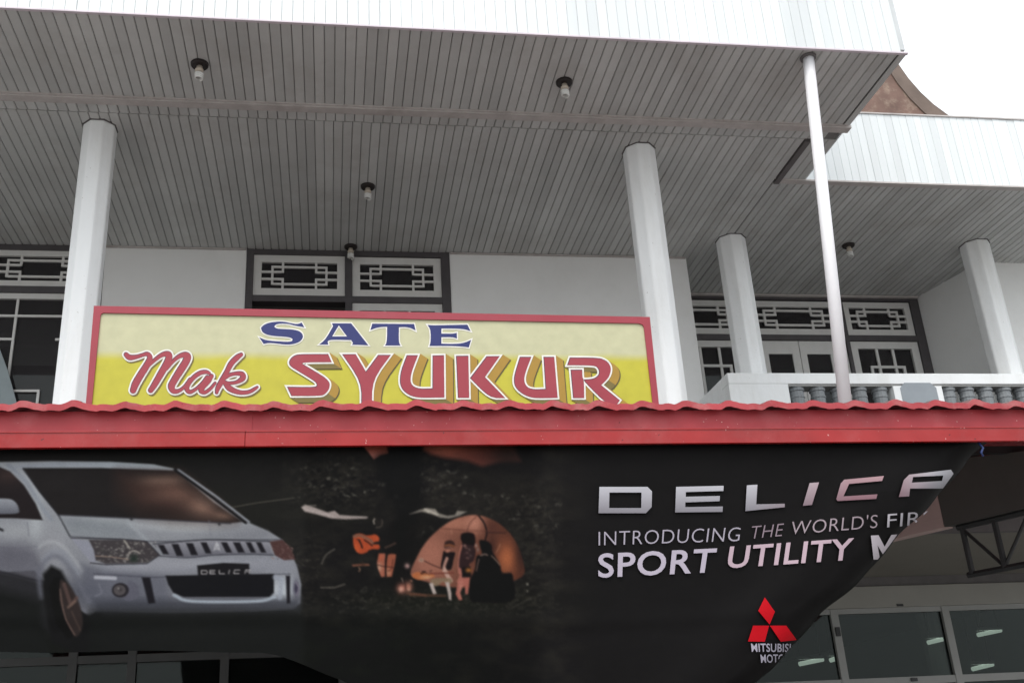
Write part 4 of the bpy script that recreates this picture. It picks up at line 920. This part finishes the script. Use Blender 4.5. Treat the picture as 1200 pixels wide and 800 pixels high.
# headlamps
poly([(83, 630), (104, 634), (112, 650), (112, 658), (106, 658)], (138, 140, 156), .8, .9)
poly([(104, 632), (140, 632), (172, 634), (187, 650), (172, 659), (124, 660), (112, 656), (110, 644)], (66, 62, 66), .9, 1)
for _ in range(150):
    u, v = rng.uniform(108, 184), rng.uniform(634, 658)
    if abs(u - 148) > 36: continue
    b_ = rng.uniform(56, 150); line([(u, v), (u + rng.uniform(-3, 3), v + rng.uniform(-2, 2))], rng.uniform(.6, 1.4), (b_*1.12, b_*1.09, b_*1.1), .6, .8)
glow(157, 654, 5, 5, (40, 50, 46), .95); line([(149, 654), (152, 647), (158, 645), (164, 648)], 1.6, (160, 154, 152), .7, .9, 1); line([(112, 651), (130, 652), (150, 655)], 1.2, (150, 130, 122), .6, .8); line([(145, 632), (152, 642)], 2, (168, 164, 160), .7, .8)
line([(83, 630), (140, 631), (172, 634), (187, 650), (172, 660), (124, 661), (106, 659)], 1.1, (40, 38, 44), .6, .9)
poly([(316, 634), (331, 632), (341, 642), (346, 655), (333, 656), (322, 650)], (78, 56, 56), .8, 1)
for _ in range(40):
    u, v = rng.uniform(318, 343), rng.uniform(636, 654); b_ = rng.uniform(70, 160); line([(u, v), (u + rng.uniform(-2, 2), v + 1)], 1, (b_, b_*.8, b_*.78), .6, .6)
# grille
poly([(180, 637), (225, 633), (252, 632), (315, 635), (320, 650), (290, 649), (250, 650), (220, 653), (195, 650)], (118, 118, 130), .9, 1, [('v', 632, (140, 140, 152), 652, (104, 104, 116))])
for (a, b, h0, h1) in ((185, 195, 638, 649), (201, 212, 637, 651), (218, 229, 636, 650), (235, 245, 635, 648), (259, 269, 635, 647), (273, 284, 635, 647), (288, 297, 635, 647), (300, 309, 635, 647)):
    poly([(a, h0), (b - 3, h0), (b + 3, h1), (a + 6, h1)], (36, 35, 40), .8, 1)
line([(180, 637), (225, 633), (252, 632), (316, 634)], 1.3, (50, 50, 58), .7, .9, 1); line([(187, 651), (220, 653), (250, 650), (290, 649), (320, 650)], 1.2, (58, 58, 68), .7, .9, 1)
for p_ in ([(254, 634), (257, 638), (254, 642), (251.5, 638)], [(251.5, 639), (254, 643), (250, 645)], [(257, 639), (254, 643), (258, 645)]): poly(p_, (176, 176, 186), .6, .9)
# bumper
line([(110, 672), (180, 676), (240, 674), (340, 672)], 1.2, (70, 70, 82), .8, .8); line([(112, 676), (135, 677)], 4.2, (176, 178, 192), 1.0, .9)
poly([(231, 662), (262, 659), (292, 660), (293, 673), (232, 674)], (34, 33, 36), .8, 1); poly([(194, 674), (321, 672), (321, 694), (316, 699), (215, 699), (203, 694), (197, 684)], (30, 30, 33), .9, 1)
line([(204, 697), (225, 704), (300, 704), (322, 699)], 3.4, (168, 178, 194), 1.2, .9, 1); line([(322, 676), (330, 678), (328, 700)], 5, (150, 156, 172), 1.5, .8)
poly([(166, 676), (176, 676), (182, 706), (174, 707)], (34, 33, 38), .9, 1); poly([(335, 674), (340, 674), (340, 706), (336, 707)], (36, 35, 40), .8, 1)
poly([(150, 681), (160, 684), (163, 694), (158, 702), (146, 702)], (92, 92, 106), 1.2, .9, None, 1); poly([(141 + 10*math.cos(a), 691 + 8.6*math.sin(a)) for a in np.linspace(0, 6.2, 20)], (40, 38, 43), .8, .97); poly([(140 + 7*math.cos(a), 691 + 6*math.sin(a)) for a in np.linspace(0, 6.2, 18)], (84, 80, 84), .7, .9); glow(141, 691, 5, 5, (96, 90, 94), .8); glow(141, 690, 2.5, 3, (50, 48, 52), .8); glow(139, 689, 1, 1, (180, 176, 176), .8)
glow(347, 689, 3.4, 9, (52, 48, 66), .95); line([(347, 682), (350, 689), (347, 697)], 1, (140, 130, 150), .6, .7, 1); line([(116, 684), (119, 694), (112, 698)], 1.4, (124, 126, 140), .8, .7, 1)
for ch_, u in zip('DELICA', (236, 246, 257, 267, 274, 287)):
    pts = {'D': [(0, 0), (6, 0), (7, 2), (6, 4), (0, 4), (0, 0)], 'E': [(6, 0), (0, 0), (0, 2), (5, 2), (0, 2), (0, 4), (6, 4)], 'L': [(0, 0), (0, 4), (6, 4)], 'I': [(2, 0), (1, 4)], 'C': [(7, 0), (1, 0), (0, 4), (6, 4)], 'A': [(0, 4), (1, 0), (6, 0), (5, 4), (5.5, 2), (1, 2)]}[ch_]
    line([(u + a, 668 + b - (u - 236)*.015) for a, b in pts], .9, (196, 192, 200), .5, .95)
# shadow under the van and wheel (printed)
poly([(50, 672), (60, 662), (72, 668), (84, 690), (96, 720), (118, 718), (130, 730), (100, 770), (60, 752), (52, 700)], (30, 30, 31), 2.5, 1)
poly([(70, 680), (80, 684), (92, 704), (97, 728), (93, 742), (86, 744), (76, 726), (69, 702)], (54, 47, 47), 1.2, .95, None, 1); line([(70, 690), (76, 722), (87, 743)], 1.6, (120, 98, 92), .8, .8, 1); line([(75, 684), (83, 708), (90, 700)], 4, (92, 74, 72), 1, .8); line([(80, 711), (88, 704)], 3, (112, 92, 86), .8, .8); line([(84, 716), (94, 738)], 1.6, (84, 70, 66), .8, .7)
line([(48, 700), (46, 672), (55, 655), (68, 652), (84, 668), (104, 704)], 5, (104, 106, 120), 2.5, .7, 1)
for v, a_ in ((712, .45), (718, .75), (726, .95), (740, 1), (756, 1)): poly([(106, v), (352, v - 1), (349, v + 22), (110, v + 24)], (32, 33, 33), 7, a_)
poly([(-110, 684), (0, 690), (50, 704), (56, 770), (-110, 775)], (31, 32, 32), 8, 1)
_m = np.clip((U - 352) / 10, 0, 1) * np.clip((640 - U) / 20, 0, 1); C *= (1 - .13*_m)[..., None]
for _ in range(1):                       # ink spread
    C[:, 1:-1] = .25*C[:, :-2] + .5*C[:, 1:-1] + .25*C[:, 2:]; C[1:-1] = .25*C[:-2] + .5*C[1:-1] + .25*C[2:]
C *= (1 + .07*(rng.random(U.shape) - .5) * np.clip((690 - U)/30, 0, 1))[..., None]
# printed cloth weave, slight unevenness
poly([(58, 688), (64, 676), (70, 676), (69, 702), (76, 726), (86, 744), (80, 748), (66, 730)], (24, 24, 25), 1.5, .9)
C *= (1 + .05*(fbm(U/9, V/9) - .5))[..., None]
CL = np.where(C <= .04045, C / 12.92, ((C + .055) / 1.055) ** 2.4); CL = np.maximum(CL - .008, .0032) * np.array((.68, .67, .625))
Yg = bannerY(U, V); PP = upts(U, V, Yg)
# flap rolled round behind the diagonal edge
kf = 14; fl = []
for j in range(1, kf + 1):
    a = j / kf; uu = edge_u(vrow) - (a * .16 / PXM / .72); yy = YB + .012 + .11 + .11 * (1 - (1 - min(1, a * 1.4))**2)**.5; fl.append(upts(uu, vrow, np.full(NR, yy)))
PP = np.concatenate([PP, np.stack(fl, 1)], 1); CL = np.concatenate([CL, np.full((NR, kf, 3), .22)], 1)
nc = PP.shape[1]; ids = np.arange(NR * nc).reshape(NR, nc)
qd = np.stack([ids[:-1, :-1], ids[1:, :-1], ids[1:, 1:], ids[:-1, 1:]], -1).reshape(-1, 4)
def bulk(name, verts, quads, cols, m, parent, smooth=True):
    me = bpy.data.meshes.new(name); me.vertices.add(len(verts)); me.vertices.foreach_set('co', verts.astype(np.float32).ravel())
    n, s_ = quads.shape; me.loops.add(n*s_); me.loops.foreach_set('vertex_index', quads.astype(np.int32).ravel())
    me.polygons.add(n); me.polygons.foreach_set('loop_start', (np.arange(n)*s_).astype(np.int32)); 
    me.update(calc_edges=True); me.validate()
    ca = me.color_attributes.new('ink', 'FLOAT_COLOR', 'POINT'); ca.data.foreach_set('color', np.concatenate([cols, np.ones((len(cols), 1))], 1).astype(np.float32).ravel())
    if smooth: me.polygons.foreach_set('use_smooth', np.ones(n, bool))
    me.materials.append(m); return link(name, me, parent)
BN = thing('banner', 'black advertising banner with silver van and campsite hanging below the red awning', 'banner', (.8, YB, 1.95))
bulk('printed_sheet', PP.reshape(-1, 3), qd, CL.reshape(-1, 3), M['print'], BN)
# lettering on the banner: flat ink a hair in front of the cloth
def inkmesh(name, verts2, faces, colf, lift=.011, clip=None, label=None):
    bm = bmesh.new(); vv = [bm.verts.new((a, b, 0)) for a, b in verts2]
    for f in faces:
        try: bm.faces.new([vv[i] for i in f])
        except ValueError: pass
    lo, hi = min(a for a, b in verts2), max(a for a, b in verts2)
    st_ = 2.0 if clip or lo > 870 else 6.0
    for cu_ in np.arange(math.floor(lo/st_)*st_ + st_, hi, st_):
        bmesh.ops.bisect_plane(bm, geom=bm.verts[:] + bm.edges[:] + bm.faces[:], plane_co=(cu_, 0, 0), plane_no=(1, 0, 0))
    if st_ < 3:
        for cv_ in np.arange(math.floor(min(b for a, b in verts2)) + 2, max(b for a, b in verts2), 3.0):
            bmesh.ops.bisect_plane(bm, geom=bm.verts[:] + bm.edges[:] + bm.faces[:], plane_co=(0, cv_, 0), plane_no=(0, 1, 0))
    for (p0, p1) in (clip or []):
        d = Vector((p1[0]-p0[0], p1[1]-p0[1], 0)); nn = Vector((-d.y, d.x, 0)); nn = nn if nn.x > 0 else -nn
        bmesh.ops.bisect_plane(bm, geom=bm.verts[:] + bm.edges[:] + bm.faces[:], plane_co=(p0[0], p0[1], 0), plane_no=nn, clear_outer=True)
    me = bpy.data.meshes.new(name); bm.to_mesh(me); bm.free()
    n = len(me.vertices); co = np.zeros(n*3, np.float32); me.vertices.foreach_get('co', co); co = co.reshape(-1, 3); u, v = co[:, 0].astype(float), co[:, 1].astype(float)
    P = upts(u, v, bannerY(u, v) - lift); me.vertices.foreach_set('co', P.astype(np.float32).ravel()); me.update()
    cols = colf(u, v); ca = me.color_attributes.new('ink', 'FLOAT_COLOR', 'POINT'); ca.data.foreach_set('color', np.concatenate([cols, np.ones((n, 1))], 1).astype(np.float32).ravel())
    me.materials.append(M['print']); o = link(name, me, BN)
    if label: o['label'] = label
    return o
def srgb(c): return np.array(lin(c)) * .62
def tess(loops):
    tr3 = tessellate_polygon([[Vector((a, b, 0)) for a, b in l] for l in loops]); return [p for l in loops for p in l], tr3
k1, k2 = 5.4545, 4.8
big = [('D', [px([(68,137),(375,137),(404,165),(402,265),(365,305),(62,305)], k1, 690, 545), px([(132,173),(337,173),(335,272),(130,272)], k1, 690, 545)]),
 ('E', [px([(558,137),(862,130),(860,163),(620,170),(620,200),(838,195),(836,228),(617,236),(617,266),(857,262),(855,297),(552,300)], k1, 690, 545)]),
 ('L', [[(875.2,568.3),(887.6,567.5),(886.2,590.5),(919.6,589.8),(919.6,593.9),(873.5,598.5)]]),
 ('I', [px([(330,147),(383,143),(343,270),(292,275)], k2, 880, 535)]),
 ('C', [px([(525,128),(748,107),(738,135),(552,152),(520,222),(712,210),(705,236),(487,248),(480,238),(505,150)], k2, 880, 535)]),
 ('A', [px([(890,100),(1125,72),(1140,95),(1080,178),(895,178),(890,222),(832,225),(860,130)], k2, 880, 535), px([(912,113),(1082,105),(1075,135),(905,145)], k2, 880, 535)])]
for ch_, loops in big:
    vmin, vmax = min(p[1] for p in loops[0]), max(p[1] for p in loops[0])
    def cf(u, v, vmin=vmin, vmax=vmax):
        t = ((v - vmin) / (vmax - vmin))[:, None]; r = np.clip((u - 880) / 120, 0, 1)[:, None] * np.clip((1100-u)/60, 0, 1)[:, None]
        top = srgb((214, 212, 220))*(1-r) + srgb((196, 160, 166))*r; bot = srgb((150, 146, 154))*(1-r) + srgb((150, 112, 122))*r
        return top*(1-t) + bot*t
    vs2, fs2 = tess(loops); inkmesh('letter', vs2, fs2, cf, label='silver wide capital letter ' + ch_)
def text_tris(s, bold):
    cu = bpy.data.curves.new('t', 'FONT'); cu.body = s; cu.resolution_u = 4; cu.offset = bold; cu.space_character = 1.06
    ob = bpy.data.objects.new('t', cu); COL.objects.link(ob); dg = bpy.context.evaluated_depsgraph_get(); me = bpy.data.meshes.new_from_object(ob.evaluated_get(dg))
    vs2 = [(v.co.x, v.co.y) for v in me.vertices]; fs2 = [tuple(p.vertices) for p in me.polygons]
    bpy.data.objects.remove(ob); bpy.data.curves.remove(cu); bpy.data.meshes.remove(me); return vs2, fs2
def word(s, bold, u0, u1, base0, base1, h, lean0, lean1, col, clip=None, label=None, full=None):
    vs2, fs2 = text_tris(s, bold); x0_, x1_ = min(a for a, b in vs2), max(a for a, b in vs2); top = max(b for a, b in vs2); bot = 0
    capref = text_tris('H', bold)[0]; top = max(b for a, b in capref); bot = min(b for a, b in capref)
    out = []
    for a, b in vs2:
        t = (a - x0_) / (x1_ - x0_); hh = (b - bot) / (top - bot) * h
        out.append((u0 + (u1-u0)*t + hh*(lean0 + (lean1-lean0)*t), base0 + (base1-base0)*t - hh))
    inkmesh('lettering', out, fs2, lambda u, v: np.repeat(srgb(col)[None, :], len(u), 0), clip=clip, label=label)
cE = [((1080, 607), (1051, 628))]
word('INTRODUCING', -.012, 701.5, 866, 638.6, 633.4, 15.8, 0, .16, (190, 182, 196), label='thin pale lettering reading INTRODUCING')
word('THE', -.012, 878.5, 916, 631, 627.5, 14.6, .2, .2, (160, 142, 152), label='thin pale lettering reading THE')
word("WORLD'S", -.010, 926, 1028, 626, 617.8, 15.0, .16, .06, (176, 160, 168), label="thin pale lettering reading WORLD'S")
word('FIRST', -.004, 1039.5, 1112, 617.5, 612, 15.4, .06, .12, (206, 200, 208), clip=[((1088, 598), (1056, 629))], label='thin pale lettering cut off after FIR by the fold')
word('SPORT', .015, 701, 836, 676.5, 670, 28, 0, .16, (204, 194, 210), label='bold pale lettering reading SPORT')
word('UTILITY', .015, 851.5, 998, 665.5, 655.5, 25.5, .16, .12, (212, 186, 198), label='bold pale lettering reading UTILITY')
vs2, fs2 = tess([px([(675,442),(718,440),(752,505),(790,438),(824,436),(757,527),(742,547),(712,497),(724,563),(714,577),(690,577)], k2, 880, 535)])
inkmesh('lettering', vs2, fs2, lambda u, v: np.repeat(srgb((216, 206, 214))[None, :], len(u), 0), clip=[((1056, 622), (1024, 662))], label='bold pale letter M cut by the fold')
for p_ in (px([(290,75),(385,210),(335,330),(228,200)], 8, 860, 690), px([(180,340),(330,340),(290,490),(132,488)], 8, 860, 690), px([(338,340),(492,340),(590,475),(440,490)], 8, 860, 690)):
    vs2, fs2 = tess([p_]); inkmesh('emblem', vs2, fs2, lambda u, v: np.repeat(srgb((214, 22, 36))[None, :], len(u), 0), label='red diamond of the three diamond emblem')
word('MITSUBISHI', .016, 881, 934, 763, 763.5, 9.6, -.1, .1, (196, 190, 206), clip=[((938, 746), (900, 786))], label='small white lettering below the red emblem')
word('MOTORS', .016, 892, 929, 776, 775.5, 9.6, -.1, .1, (196, 190, 206), clip=[((933, 750), (899, 786))], label='small white lettering cut by the fold')
# made-up blue cord standing in for a faint glint at the banner's corner
pc_ = PY(1149, 528, YB - .01)
cd = MB(); cd.tube([pc_ + Vector((0, 0, .045)), pc_ + Vector((.012, -.008, .012)), pc_ + Vector((-.006, -.01, -.012)), pc_ + Vector((.004, -.006, -.03))], .006, 8)
tag(cd.build('glint_cord', M['blue'], None, smooth=True), 'short made-up blue cord for a blue glint at the upper right corner of the black banner', 'cord')

pcab = [PY(123.5, 284, 7.4), PY(121, 316, 7.4), PY(119, 340, 7.4), PY(118, 356, 7.4)]
tag(MB().tube(pcab + [pcab[-1] + Vector((.004, 0, -.2)), Vector((pcab[-1].x, 7.4, FLOOR))], .005, 6).build('cable', M['darktrim']), 'thin grey cable hanging beside the left column behind the sign', 'cable')
# ------------------------------------------------------------------ ceiling lamps
def helix(cx, cy_, z, r, pitch, turns, tr):
    return [(cx + r*math.cos(a), cy_ + r*math.sin(a), z - pitch*a/(2*math.pi)) for a in np.linspace(0, 2*math.pi*turns, int(turns*14))]
lamp_spots = [((234, 75), 'bare bulb on dark round base in the eave ceiling left of centre'), ((661, 96), 'bare bulb on dark round base in the eave ceiling near the right column'),
              ((431, 218), 'bare bulb on dark round base above the middle of the signboard'), ((994, 287), 'bare bulb on dark round base in the side wing ceiling behind the pole'), ((411, 289), 'bare bulb on dark round base against the wall above the fretwork transoms')]
base_m = MB().lathe([(.054, -.024), (.062, -.016), (.064, 0)], 0, 0, 20).mesh('base', M['lampbase'], smooth=False)
sock_m = MB().lathe([(.020, -.072), (.029, -.068), (.030, -.05), (.022, -.044), (.022, -.0245)], 0, 0, 14).mesh('socket', M['socket'], smooth=True)
bulb = MB(); bulb.tube(helix(0, 0, -.078, .025, .016, 3.2, .007), .0085, 8); bulb_m = bulb.mesh('bulb', M['tube'], smooth=True)
for (u, v), lab in lamp_spots:
    p = PZ(u, v, H); 
    if lab.endswith('transoms'): p.y = YW - .1; p.x = PY(u, 289, p.y).x
    t = thing('ceiling_lamp', lab, 'lamp', (p.x, p.y, H - .001), 'bare bulb lamps on the ceilings')
    for nm, me in (('base', base_m), ('socket', sock_m), ('bulb', bulb_m)): link(nm, me, t, (p.x, p.y, H - .001))

scene.render.resolution_x = 1024; scene.render.resolution_y = 682
